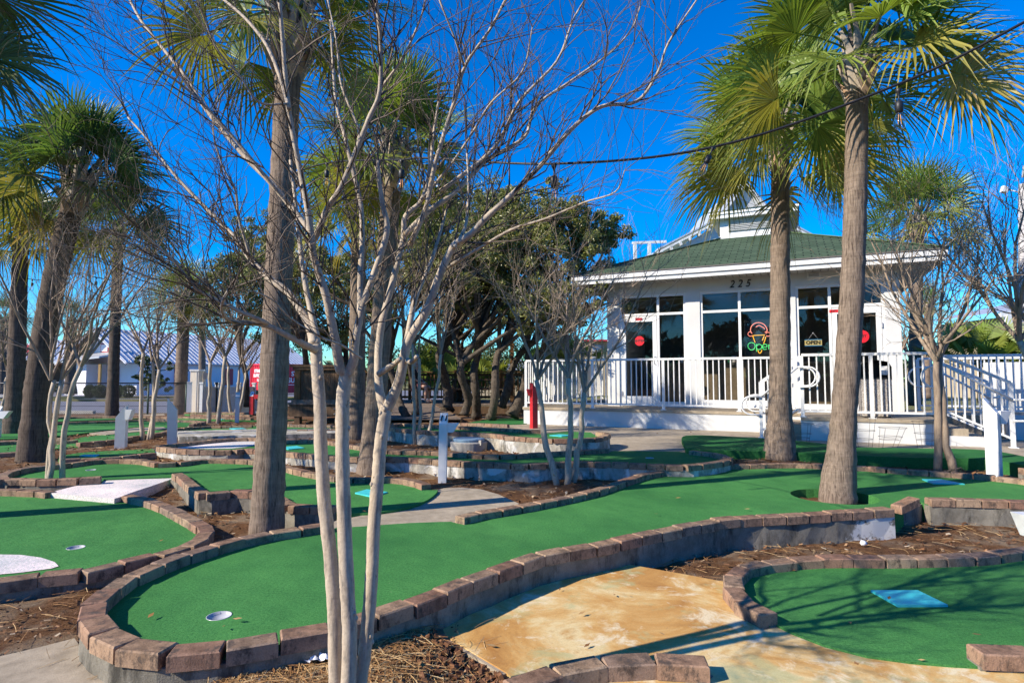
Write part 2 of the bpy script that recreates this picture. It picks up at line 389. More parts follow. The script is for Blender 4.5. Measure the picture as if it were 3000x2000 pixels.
simple('shorts', (.12, .03, .03), .85, var=.2, bmp=.2)
simple('hair_grey', (.40, .36, .31), .7, var=.2, scale=60, bmp=.3)
def mat_wood(name, base):
    m, nt, b = new_mat(name); v = coords(nt, kind='Geo')
    n1 = noise(nt, 1, 5, .65, coords(nt, (14, 14, 3), 'Geo'), .5); n2 = noise(nt, 30, 4, .7, v)
    c = ramp(nt, n1, [(.3, tuple(x * .5 for x in base)), (.55, base), (.75, tuple(x * 1.5 for x in base))])
    c = mix(nt, .5, c, ramp(nt, island(nt), [(0, (.7, .7, .7)), (1, (1.25, 1.2, 1.15))]), 'MULTIPLY')
    nt.links.new(c, b.inputs['Base Color']); b.inputs['Roughness'].default_value = .8; b.inputs['Specular IOR Level'].default_value = .2
    bump(nt, b, n2, .3, .006); MATS[name] = m
mat_wood('deck_wood', (.135, .085, .05)); mat_wood('deck_boards', (.20, .155, .12)); mat_wood('rail_wood', (.20, .105, .045))
def mat_shingle():
    m, nt, b = new_mat('shingles')
    tc = N(nt, 'ShaderNodeUVMap', uv_map='roof')
    br = N(nt, 'ShaderNodeTexBrick'); br.offset = .5; nt.links.new(tc.outputs[0], br.inputs['Vector'])
    br.inputs['Color1'].default_value = (.050, .082, .048, 1); br.inputs['Color2'].default_value = (.078, .118, .070, 1)
    br.inputs['Mortar'].default_value = (.016, .024, .016, 1); br.inputs['Scale'].default_value = 1
    br.inputs['Mortar Size'].default_value = .012; br.inputs['Brick Width'].default_value = .30; br.inputs['Row Height'].default_value = .14
    br.inputs['Mortar Smooth'].default_value = .1
    g = coords(nt, kind='Geo'); n = noise(nt, 60, 4, .7, g)
    c = mix(nt, .7, br.outputs['Color'], ramp(nt, n, [(.3, (.65, .65, .65)), (.7, (1.25, 1.25, 1.25))]), 'MULTIPLY')
    nt.links.new(c, b.inputs['Base Color']); b.inputs['Roughness'].default_value = .95; b.inputs['Specular IOR Level'].default_value = .15
    bump(nt, b, br.outputs['Fac'], -.6, .01); MATS['shingles'] = m
mat_shingle()
def mat_agg():
    m, nt, b = new_mat('aggregate'); v = coords(nt, kind='Geo')
    vo = N(nt, 'ShaderNodeTexVoronoi'); vo.inputs['Scale'].default_value = 85; nt.links.new(v, vo.inputs['Vector'])
    c = ramp(nt, vo.outputs['Color'], [(0, (.12, .10, .09)), (.5, (.38, .34, .30)), (1, (.62, .58, .53))])
    nt.links.new(c, b.inputs['Base Color']); b.inputs['Roughness'].default_value = .85; bump(nt, b, vo.outputs['Distance'], .5, .006); MATS['aggregate'] = m
mat_agg()
def mat_glass():
    m, nt, b = new_mat('window_glass')
    g = N(nt, 'ShaderNodeBsdfGlossy'); g.inputs['Roughness'].default_value = .015; g.inputs['Color'].default_value = (.9, .95, 1, 1)
    t = N(nt, 'ShaderNodeBsdfTransparent'); t.inputs['Color'].default_value = (.74, .74, .73, 1)
    fr = N(nt, 'ShaderNodeLayerWeight'); pw = N(nt, 'ShaderNodeMath', operation='POWER'); nt.links.new(fr.outputs['Facing'], pw.inputs[0]); pw.inputs[1].default_value = 4
    ma = N(nt, 'ShaderNodeMath', operation='MULTIPLY_ADD'); nt.links.new(pw.outputs[0], ma.inputs[0]); ma.inputs[1].default_value = .6; ma.inputs[2].default_value = .05
    ms = N(nt, 'ShaderNodeMixShader'); nt.links.new(ma.outputs[0], ms.inputs[0]); nt.links.new(t.outputs[0], ms.inputs[1]); nt.links.new(g.outputs[0], ms.inputs[2])
    nt.links.new(ms.outputs[0], nt.nodes['Material Output'].inputs['Surface']); MATS['window_glass'] = m
    m, nt, b = new_mat('bulb_glass')
    g = N(nt, 'ShaderNodeBsdfGlossy'); g.inputs['Roughness'].default_value = .03
    t = N(nt, 'ShaderNodeBsdfTransparent'); t.inputs['Color'].default_value = (.93, .93, .92, 1)
    lw = N(nt, 'ShaderNodeLayerWeight'); lw.inputs['Blend'].default_value = .25
    ms = N(nt, 'ShaderNodeMixShader'); nt.links.new(lw.outputs['Facing'], ms.inputs[0]); nt.links.new(t.outputs[0], ms.inputs[1]); nt.links.new(g.outputs[0], ms.inputs[2])
    nt.links.new(ms.outputs[0], nt.nodes['Material Output'].inputs['Surface']); MATS['bulb_glass'] = m
mat_glass()
def mat_emit(name, col, s):
    m, nt, b = new_mat(name); b.inputs['Base Color'].default_value = (*[x * .6 for x in col], 1)
    b.inputs['Emission Color'].default_value = (*col, 1); b.inputs['Emission Strength'].default_value = s; MATS[name] = m
mat_emit('neon_coral', (1, .30, .22), .9); mat_emit('neon_amber', (1, .5, .03), .9); mat_emit('neon_green', (.12, .9, .25), .8)
mat_emit('filament', (1, .45, .12), .6)
def mat_roofmetal():
    m, nt, b = new_mat('roof_metal'); v = coords(nt, kind='Geo')
    c = ramp(nt, noise(nt, 1.5, 3, .6, v), [(.3, (.42, .45, .52)), (.7, (.54, .57, .64))])
    nt.links.new(c, b.inputs['Base Color']); b.inputs['Metallic'].default_value = .25; b.inputs['Roughness'].default_value = .45; MATS['roof_metal'] = m
mat_roofmetal()
T = MATS
def text_obj(name, body, size, mat, parent, M, extrude=.003, shear=0.0, align='CENTER', bold=0.0, sx=1.0):
    cu = bpy.data.curves.new(name, 'FONT'); cu.body = body; cu.size = size; cu.extrude = extrude; cu.shear = shear
    cu.align_x = align; cu.align_y = 'CENTER'; cu.offset = bold; cu.resolution_u = 3
    o = bpy.data.objects.new(name, cu); COL.objects.link(o)
    dg = bpy.context.evaluated_depsgraph_get(); me = bpy.data.meshes.new_from_object(o.evaluated_get(dg))
    bpy.data.objects.remove(o); me.transform(M @ Matrix.Diagonal((sx, 1, 1, 1))); me.materials.clear(); me.materials.append(mat)
    q = bpy.data.objects.new(name, me); COL.objects.link(q)
    if parent is not None:
        q.parent = parent
        if parent.type == 'EMPTY': q.matrix_parent_inverse = Matrix.LocRotScale(parent.location, parent.rotation_euler, None).inverted()
    return q
def frame_m(o, x, y):                    # text frame: origin, local x and y directions
    x = Vector(x).normalized(); y = Vector(y).normalized(); z = x.cross(y)
    m = Matrix((x, y, z)).transposed().to_4x4(); m.translation = Vector(o); return m
# ================================================================ GROUND
def axis(lo, hi, step, far, grow=1.35):
    a = []; x = lo
    while x <= hi: a.append(x); x += step
    s = step
    while a[-1] < far: s *= grow; a.append(a[-1] + s)
    s = step
    while a[0] > -far: s *= grow; a.insert(0, a[0] - s)
    return a
gx = axis(-7, 7, .12, 900); gy = axis(1.2, 14, .12, 900)
m = MB(); rg = random.Random(3)
vs = []
for y in gy:
    for x in gx:
        near = 1 if (-8 < x < 8 and y < 16) else 0
        vs.append((x, y, zg(x, y) + near * rg.uniform(-.012, .012)))
nx = len(gx)
m.add(vs, [(j * nx + i, j * nx + i + 1, (j + 1) * nx + i + 1, (j + 1) * nx + i) for j in range(len(gy) - 1) for i in range(nx - 1)], True)
tag(m.build('ground', T['mulch']), kind='structure')
def pxy(pts, z): return [tuple(P(x, y, z)[:2]) for x, y in pts]
def slab(name, px, z, mat, z0=-.1, kind='structure'):
    m = MB(); m = fill_mesh([pxy(px, z)], z, [(0, z0)])
    return tag(m.build(name, T[mat]), kind=kind)
slab('concrete_path', [(-120, 1945), (0, 1921), (120, 1893), (218, 1868), (240, 1900), (300, 1955), (420, 1985), (572, 1976), (590, 2080), (-120, 2080)], .10, 'concrete')
slab('concrete_path', [(940, 1545), (985, 1524), (1200, 1482), (1265, 1440), (1300, 1429), (1350, 1427), (1408, 1432), (1460, 1447), (1520, 1474), (1480, 1505), (1340, 1535), (1000, 1552)], .185, 'concrete')
slab('concrete_plaza', [(1330, 1240), (1533, 1238), (2000, 1248), (3400, 1262), (3400, 1345), (2890, 1335), (2150, 1324), (2007, 1322), (1780, 1320), (1790, 1302), (1600, 1290), (1400, 1268), (1250, 1255)], .235, 'concrete')
slab('concrete_path', [(-160, 1332), (60, 1322), (200, 1304), (335, 1299), (352, 1310), (200, 1322), (130, 1346), (-160, 1354)], .175, 'concrete')
slab('concrete_path', [(-160, 1374), (30, 1373), (60, 1362), (88, 1357), (-160, 1357)], .12, 'concrete')
slab('concrete_path', [(262, 1268), (400, 1252), (478, 1250), (492, 1255), (310, 1273)], .235, 'concrete')
slab('concrete_path', [(520, 1262), (750, 1256), (990, 1256), (990, 1268), (745, 1275), (525, 1279)], .30, 'white_kerb')
slab('concrete_path', [(365, 1216), (480, 1212), (485, 1217), (370, 1221)], .14, 'concrete')
slab('concrete_path', [(630, 1240), (900, 1226), (1000, 1232), (1000, 1240), (720, 1246)], .19, 'concrete')
slab('stained_slab', [(1228, 1816), (1420, 1728), (1560, 1676), (1756, 1640), (1870, 1657), (2000, 1680), (2123, 1703), (2190, 1700), (2320, 1760), (2600, 1850), (3000, 1900), (3500, 2000), (3500, 2250), (1760, 2250), (1484, 1968)], .09, 'slab')
# ---------------------------------------------------------------- putting greens
BW, BL, BH = .105, .2, .064
def brick_at(mb, c, ang, z, r, tilt=0.0, L=BL):
    w = BW * r.uniform(.96, 1.04) / 2; l = (L - .009) / 2 * r.uniform(.975, 1.0); h = BH; k = .006
    ang += r.uniform(-.03, .03); dz = r.uniform(-.004, .004)
    prof = [(1, 1, 0), (1, 1, h - k), (0, 0, h)]
    vs = []
    for a, b_, zz in prof:
        e = k if a == 0 else 0
        for sx, sy in ((-1, -1), (1, -1), (1, 1), (-1, 1)):
            x, y = sx * (l - e), sy * (w - e)
            zl = zz + x * tilt
            vs.append((c[0] + x * cos(ang) - y * sin(ang), c[1] + x * sin(ang) + y * cos(ang), z + dz + zl))
    fs = [(3, 2, 1, 0), (8, 9, 10, 11)]
    for q in (0, 4): fs += [(q + i, q + (i + 1) % 4, q + 4 + (i + 1) % 4, q + 4 + i) for i in range(4)]
    mb.add(vs, fs)
def ribbon(mb, line, z0, z1, w, r=None, rough=0.0):
    n = len(line); rows = []
    for i in range(n):
        t = (line[min(i + 1, n - 1)] - line[max(i - 1, 0)]); t.normalize(); nn = Vector((-t.y, t.x))
        row = []
        for s in (-1, 1):
            for q, z in enumerate((z0, z0 + (z1 - z0) * .5, z1)):
                j = (r.uniform(-rough, rough) if r else 0) + (rough * 1.2 if q == 0 else 0)
                p = line[i] + nn * (s * (w / 2 + j)); row.append((p.x, p.y, z))
        rows.append(row)
    vs = [v for row in rows for v in row]; fs = []
    for i in range(n - 1):
        a, b = i * 6, (i + 1) * 6
        fs += [(a + 0, b + 0, b + 1, a + 1), (a + 1, b + 1, b + 2, a + 2), (a + 3, a + 4, b + 4, b + 3), (a + 4, a + 5, b + 5, b + 4), (a + 2, b + 2, b + 5, a + 5)]
    fs += [(0, 1, 2, 5, 4, 3), tuple(6 * (n - 1) + k for k in (3, 4, 5, 2, 1, 0))]
    mb.add(vs, fs, False)
def green(label, segs, zt, name='putting_green', turf='turf', holes=(), cups=(), mats=(), kerb='kerb_concrete', bz=None, seed=1, group='putting greens of the course', z0=-.08):
    """segs: list of ('b' bricked | 'o' open, pixel points, traced on the brick tops / on the turf)"""
    r = random.Random(seed); zb = zt + .055 if bz is None else bz
    loop = []; lines = []
    for kind, px in segs:
        if kind == 'b':
            pts = catmull(pxy(px, zb), .10); lines.append(pts)
        else:
            pts = catmull(pxy(px, zt), .15)
        loop += [tuple(p) for p in pts]
    cl = []
    for p in loop:
        if not cl or (Vector(p) - Vector(cl[-1])).length > .03: cl.append(p)
    if (Vector(cl[0]) - Vector(cl[-1])).length < .03: cl.pop()
    c0 = sum((Vector(p) for p in cl), Vector((0, 0))) / len(cl)
    root = thing(name, label, 'putting green', (c0.x, c0.y, zt), group=group)
    hs = []; hw = []
    for (cx, cy, rad) in holes: hs.append([(cx + rad * cos(2 * pi * k / 28), cy + rad * sin(2 * pi * k / 28)) for k in range(28)]); hw.append(.17)
    for (px, py, big) in cups:
        p = P(px, py, zt); rad = .054
        hs.append([(p.x + rad * cos(2 * pi * k / 20), p.y + rad * sin(2 * pi * k / 20)) for k in range(20)]); hw.append(None)
    m = fill_mesh([cl] + hs, zt, [(0, z0)])
    for h, w in zip(hs, hw):
        if w: m.prism(h[::-1], zt - w, zt)
    m.build('turf', T[turf], root)
    if lines:
        mb = MB(); mk = MB()
        for ln in lines:
            ribbon(mk, ln, z0 - .02, zb - BH + .004, BW - .014, r, .007)
            L = 0; seglen = [(b - a).length for a, b in zip(ln, ln[1:])]; tot = sum(seglen); n = max(1, round(tot / BL)); st = tot / n
            for k in range(n):
                s = (k + .5) * st; acc = 0
                for i, q in enumerate(seglen):
                    if acc + q >= s: break
                    acc += q
                c = ln[i].lerp(ln[i + 1], (s - acc) / max(q, 1e-6))
                i0, i1 = max(0, i - 0), min(len(ln) - 1, i + 1)
                t = ln[i1] - ln[i0]
                brick_at(mb, c, atan2(t.y, t.x), zb - BH, r, L=st)
        mk.build('kerb_wall', T[kerb], root); mb.build('brick_edging', T['brick'], root)
    for (px, py, big) in cups:
        p = P(px, py, zt)
        mm = MB(); mm.lathe((p.x, p.y, zt), [(.0515, -.10), (.0515, .0015), (.0548, .002), (.0548, -.01)], 26)
        c = mm.build('cup', T['cup_liner'], root)
        mm = MB(); mm.lathe((p.x, p.y, zt), [(.001, -.06), (.049, -.06)], 22); mm.build('cup_floor', T['cup_inside'], c)
    return root
A_back = [(960, 1532), (887, 1543), (807, 1555), (727, 1570), (647, 1591), (570, 1614), (497, 1637), (432, 1664), (371, 1691), (321, 1725), (283, 1760), (272, 1794), (291, 1830), (344, 1867), (440, 1894), (578, 1893), (715, 1878), (845, 1855), (975, 1832), (1105, 1790), (1262, 1739), (1343, 1704), (1427, 1674), (1551, 1631), (1620, 1614), (1748, 1591), (1865, 1566), (2024, 1534), (2146, 1515), (2282, 1507), (2426, 1498), (2579, 1489), (2615, 1487)]
A_b1 = [(2716, 1459), (2840, 1461), (2984, 1465), (3110, 1468)]
A_b2 = [(3200, 1430), (2979, 1400), (2852, 1388), (2719, 1379), (2593, 1370), (2533, 1365), (2400, 1359), (2305, 1356), (2214, 1358), (2116, 1361), (1989, 1373), (1895, 1386), (1832, 1405), (1760, 1429), (1675, 1450), (1580, 1469), (1477, 1487), (1419, 1496), (1345, 1512)]
hc = P(2443, 1453, .2)
greenA = green('long brick-edged green with a palm hole and its rounded end at the front', [('b', A_back), ('o', [(2650, 1484), (2700, 1470)]), ('b', A_b1), ('b', A_b2), ('o', [(1320, 1527), (1200, 1531), (1033, 1543), (985, 1545)])], .20, holes=[(hc.x, hc.y, .37)], cups=[(642, 1803, 1)], seed=11)
B_r = [(372, 1449), (406, 1457), (436, 1463), (490, 1482), (547, 1511), (590, 1535), (606, 1548), (597, 1563), (581, 1580), (532, 1605), (455, 1622), (371, 1641), (279, 1664), (176, 1675), (63, 1687), (0, 1696), (-170, 1716)]
green('brick-edged green on the left side with a white patch in its front corner', [('b', B_r), ('b', [(-330, 1560), (-240, 1450), (-100, 1432), (10, 1433), (73, 1435), (122, 1437), (150, 1441)]), ('o', [(180, 1448), (340, 1460)])], .145, cups=[(222, 1603, 1)], seed=12)
C_up = [(12, 1404), (6, 1392), (32, 1379), (67, 1372), (105, 1366), (175, 1359), (274, 1347), (358, 1344), (421, 1347), (470, 1355), (530, 1352), (596, 1344), (666, 1344), (750, 1348), (823, 1362), (893, 1379), (977, 1393), (1054, 1398), (1156, 1398), (1219, 1408), (1250, 1418)]
C_in = [(985, 1482), (895, 1478), (849, 1473), (825, 1460), (790, 1443), (715, 1436), (635, 1441), (605, 1444), (585, 1434), (568, 1423), (547, 1405), (526, 1389), (512, 1386)]
green('low two lobed green wrapped round a mulch notch with the tall palm', [('b', C_up), ('o', [(1283, 1434), (1274, 1448), (1236, 1472), (1178, 1489), (1083, 1502), (1000, 1502)]), ('b', C_in), ('o', [(500, 1396), (400, 1399), (305, 1403)]), ('b', [(298, 1396), (224, 1400), (116, 1402), (50, 1400), (12, 1404)])], .205, cups=[(266, 1376, 0)], seed=13)
D_front = [(466, 1306), (491, 1311), (547, 1316), (610, 1318), (680, 1317), (716, 1313), (735, 1314), (823, 1321), (903, 1328), (984, 1335), (1033, 1337), (1173, 1338), (1268, 1344), (1363, 1351), (1458, 1355), (1551, 1358), (1645, 1352), (1744, 1352), (1835, 1355), (1944, 1359), (2030, 1360), (2087, 1353), (2122, 1346), (2132, 1339), (2101, 1328), (2059, 1322), (2024, 1318)]
D_back = [(1779, 1314), (1712, 1318), (1628, 1323), (1544, 1328), (1463, 1332), (1377, 1329), (1310, 1323), (1237, 1320), (1159, 1318), (1100, 1313), (1047, 1305), (981, 1294), (953, 1290), (896, 1288), (858, 1288), (800, 1284), (740, 1282), (666, 1284), (596, 1290), (519, 1299), (473, 1304)]
green('raised middle green on a whitewashed wall behind the post numbered 11', [('b', D_front), ('o', [(1990, 1322), (1900, 1321), (1800, 1320)]), ('b', D_back)], .275, kerb='white_kerb', cups=[(1903, 1341, 0)], seed=14)
E_front = [(1130, 1249), (1191, 1256), (1247, 1261), (1317, 1263), (1384, 1266), (1449, 1271), (1495, 1277), (1565, 1282), (1645, 1285), (1719, 1283), (1760, 1278), (1779, 1271), (1768, 1267), (1748, 1266)]
green('round topped upper green on a white wall in front of the building path', [('b', E_front), ('o', [(1730, 1266), (1660, 1263)]), ('b', [(1589, 1260), (1519, 1257), (1430, 1252), (1310, 1247), (1219, 1242), (1170, 1240), (1130, 1249)])], .385, kerb='white_kerb', seed=15)
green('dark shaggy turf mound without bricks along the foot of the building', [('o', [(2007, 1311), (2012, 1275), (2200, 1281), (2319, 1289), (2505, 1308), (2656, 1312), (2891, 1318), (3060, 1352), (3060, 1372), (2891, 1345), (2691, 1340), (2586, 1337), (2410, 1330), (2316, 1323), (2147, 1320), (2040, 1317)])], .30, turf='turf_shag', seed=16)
G_back = [(3140, 1588), (2996, 1607), (2900, 1620), (2808, 1626), (2636, 1631), (2472, 1630), (2387, 1631), (2319, 1637), (2250, 1645), (2200, 1653), (2168, 1667), (2150, 1690), (2152, 1722), (2180, 1758), (2215, 1780), (2255, 1800)]
green('shaded green at the right front corner with a turquoise mat', [('b', G_back), ('o', [(2242, 1812), (2296, 1841), (2353, 1864), (2430, 1893), (2525, 1917), (2621, 1932), (2736, 1943), (2850, 1951), (2915, 1954), (3300, 1960), (3500, 1800)])], .10, seed=17)
# far left greens
green('narrow turf strip with a turquoise mat beside the two blue-grey posts', [('o', [(170, 1338), (230, 1326), (326, 1320), (380, 1318), (452, 1313)]), ('b', [(456, 1326), (379, 1333), (316, 1339), (224, 1343), (170, 1346)])], .215, seed=18, z0=-.05)
green('shaded curved green left of the thin leaning palm', [('b', [(-120, 1293), (0, 1291), (60, 1289), (130, 1283), (200, 1282)]), ('o', [(240, 1280), (330, 1270), (420, 1258)]), ('b', [(520, 1254), (470, 1266), (400, 1276), (330, 1287), (228, 1297)]), ('o', [(215, 1307), (130, 1318), (60, 1322), (-120, 1330)])], .225, seed=19, z0=-.05)
green('shaded green behind the leaning palm and in front of the far brick row', [('b', [(-120, 1252), (60, 1245), (170, 1237), (310, 1233), (450, 1228), (590, 1233), (560, 1242)]), ('o', [(500, 1250), (400, 1250), (262, 1266), (180, 1276), (60, 1283), (-120, 1290)])], .235, seed=20, z0=-.1)
green('sunlit green strip along the foot of the chain link fence', [('b', [(-120, 1240), (60, 1226), (180, 1221), (310, 1219), (470, 1219), (620, 1221), (740, 1224)]), ('o', [(900, 1228), (740, 1232), (590, 1229), (450, 1225), (310, 1229), (170, 1234), (-120, 1248)])], .225, seed=21, z0=-.15)
green('small green with a turquoise mat beside the far white post', [('b', [(740, 1246), (650, 1247), (600, 1248), (505, 1255)]), ('o', [(495, 1262), (520, 1263), (650, 1260), (745, 1257)])], .255, seed=22, z0=-.1)
green('narrow green in front of the wooden platform', [('b', [(1000, 1246), (900, 1244), (830, 1242)]), ('o', [(735, 1248), (735, 1258), (830, 1258)]), ('b', [(870, 1259), (930, 1258), (1000, 1256)])], .265, seed=23, z0=-.1)
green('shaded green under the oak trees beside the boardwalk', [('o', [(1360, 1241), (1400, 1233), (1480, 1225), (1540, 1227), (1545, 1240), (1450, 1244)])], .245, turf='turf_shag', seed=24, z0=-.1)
green('brick-edged green at the foot of the lattice fence', [('b', [(540, 1207), (640, 1207), (740, 1208)]), ('o', [(770, 1212), (740, 1214)]), ('b', [(735, 1215), (640, 1214), (560, 1213)])], .20, seed=25, z0=-.15)
# loose tilted brick and stray courses
def course(label, pts, z, seed, base=None, cat='brick edging', tilt=0.0):
    r = random.Random(seed); ln = catmull(pxy(pts, z), .05); mb = MB()
    seg = [(b - a).length for a, b in zip(ln, ln[1:])]; tot = sum(seg); n = max(1, round(tot / BL)); st = tot / n
    for k in range(n):
        s = (k + .5) * st; acc = 0
        for i, q in enumerate(seg):
            if acc + q >= s: break
            acc += q
        c = ln[i].lerp(ln[i + 1], (s - acc) / q); t = ln[i + 1] - ln[i]
        brick_at(mb, c, atan2(t.y, t.x), z - BH, r, tilt=tilt, L=st)
    p = P(*pts[0], z); root = thing('brick_edging', label, cat, p)
    mb.build('bricks', T['brick'], root)
    if base is not None:
        mk = MB(); ribbon(mk, ln, base, z - BH + .003, BW - .014, r, .004); mk.build('kerb_wall', T['kerb_concrete'], root)
    return root
course('row of five bricks lying across the stained slab at the bottom edge', [(1490, 2008), (1557, 1988), (1645, 1957), (1760, 1933), (1886, 1926), (2040, 1934), (2075, 1945)], .155, 5, .05)
course('pair of bricks on a low wall at the bottom right corner', [(2850, 1896), (2990, 1902), (3200, 1906)], .165, 6, .0)
q = P(2652, 1480, .262); mb = MB(); brick_at(mb, (q.x, q.y), .30, .232, random.Random(8), tilt=.30)
root = thing('loose_brick', 'loose brick tilted up at the break in the retaining wall', 'loose brick', q); mb.build('brick', T['brick'], root)
mk = MB(); ribbon(mk, catmull(pxy([(2604, 1490), (2650, 1484), (2690, 1472), (2720, 1460)], .19), .08), -.1, .188, BW - .02, random.Random(2), .006); mk.build('kerb_wall', T['kerb_concrete'], greenA)
course('short brick course on the mulch behind the numbered post', [(2990, 1372), (3060, 1374), (3140, 1380)], .34, 9, .1)
course('short brick course behind the boardwalk foot', [(1350, 1238), (1420, 1240), (1490, 1243)], .31, 10, .1)
course('long shaded brick row standing before the far left greens', [(-120, 1300), (60, 1291), (160, 1290), (228, 1288)], .28, 26, .05)
course('brick row under the left palms beside the concrete path', [(-120, 1333), (0, 1326), (50, 1324)], .26, 27, .05)
# white turf: ramp and patches
m = MB()
top = pxy([(140, 1443), (200, 1428), (298, 1404), (400, 1398), (502, 1395), (510, 1400), (440, 1424), (379, 1444), (352, 1455), (335, 1460)], .19)
m = fill_mesh([top], .19, [(0, .02)]); root = thing('turf_ramp', 'white turf ramp joining the left green to the low green', 'ramp', (*top[0], .19)); m.build('white_turf', T['white_turf'], root)
m = fill_mesh([pxy([(-150, 1622), (0, 1623), (60, 1624), (120, 1632), (160, 1645), (172, 1657), (150, 1664), (60, 1676), (0, 1681), (-150, 1700)], .149)], .149)
tag(m.build('turf_patch', T['white_turf']), 'white turf patch in the front corner of the left green', 'turf patch')
m = fill_mesh([pxy([(500, 1312), (522, 1303), (600, 1294), (666, 1288), (745, 1286), (800, 1287), (815, 1291), (760, 1302), (716, 1309), (680, 1313), (610, 1314), (547, 1313)], .279)], .279)
tag(m.build('turf_patch', T['white_turf']), 'white turf covering the left end of the raised middle green', 'turf patch')
def teemat(px, z, label):
    m = MB(); m = fill_mesh([pxy(px, z + .012)], z + .012, [(0, z - .01)])
    tag(m.build('tee_mat', T['tee_mat']), label, 'tee mat', 'turquoise tee mats on the greens')
teemat([(2551, 1727), (2688, 1727), (2777, 1770), (2630, 1771)], .10, 'large turquoise tee mat half in shade on the right front green')
teemat([(2701, 1402), (2757, 1403), (2826, 1416), (2733, 1414)], .20, 'turquoise tee mat right of the palm in the long green')
teemat([(1040, 1442), (1075, 1432), (1136, 1440), (1090, 1453)], .205, 'turquoise tee mat beside the slim trunks on the low green')
teemat([(826, 1309), (870, 1305), (892, 1311), (845, 1315)], .275, 'turquoise tee mat on the raised middle green right of the tall palm')
teemat([(233, 1334), (245, 1331), (293, 1330), (280, 1336)], .215, 'turquoise tee mat on the strip near the blue-grey posts')
teemat([(1610, 1274), (1640, 1271), (1680, 1274), (1645, 1277)], .385, 'turquoise tee mat on the upper green before the building')
teemat([(672, 1254), (705, 1252), (722, 1255), (690, 1257)], .255, 'turquoise tee mat beside the far white post')
teemat([(555, 1254), (590, 1252), (596, 1255), (560, 1257)], .255, 'turquoise tee mat by the end of the far concrete slab')
teemat([(640, 1225), (668, 1224), (676, 1226), (650, 1228)], .225, 'turquoise tee mat near the far red post')
# mulch inside the palm hole
m = MB(); rr = random.Random(4)
cvs = [(hc.x, hc.y, .125)] + [(hc.x + .37 * q * cos(2 * pi * k / 24), hc.y + .37 * q * sin(2 * pi * k / 24), .115 + rr.uniform(-.012, .02)) for q in (.5, 1.0) for k in range(24)]
fs = [(0, 1 + k, 1 + (k + 1) % 24) for k in range(24)] + [(1 + k, 25 + k, 25 + (k + 1) % 24, 1 + (k + 1) % 24) for k in range(24)]
m.add(cvs, fs, True); tag(m.build('mulch_bed', T['mulch']), kind='structure')
m = MB(); ribbon(m, catmull([tuple(v) for v in pxy([(1226, 1818), (1350, 1888), (1482, 1968)], .09)], .1), -.08, .085, .035, random.Random(3), .003); tag(m.build('slab_edge', T['concrete']), kind='structure')
# ---------------------------------------------------------------- road and far ground
m = MB(); ngon(m, [(-90, 21.4), (-2, 21.4), (-2, 62), (-90, 62)], .012); tag(m.build('road', T['asphalt']), kind='structure')
m = MB(); m.prism([(-30.5, 34), (-20.6, 33.0), (-13, 34.5), (-13, 37.2), (-20, 38.6), (-30.5, 37.2)], 0, .14); tag(m.build('kerb_island', T['mulch']), kind='structure')
m = MB(); ribbon(m, catmull([(-90, 43), (-40, 41.5), (-34, 41)], 1.0), 0, .15, .4); m.build('pavement', T['pale_kerb'])['kind'] = 'structure'
for i, (x0, x1, y) in enumerate(((172, 276, 1211), (272, 284, 1222))):
    a = P(x0, y, .03); b_ = P(x1, y, .03); m = MB(); a.z = b_.z = .06; m.bar(a, b_, .16, .14)
    if i == 0: tag(m.build('wheel_stop', T['pale_kerb']), 'low concrete wheel stop behind the slim trunks on the left', 'wheel stop')
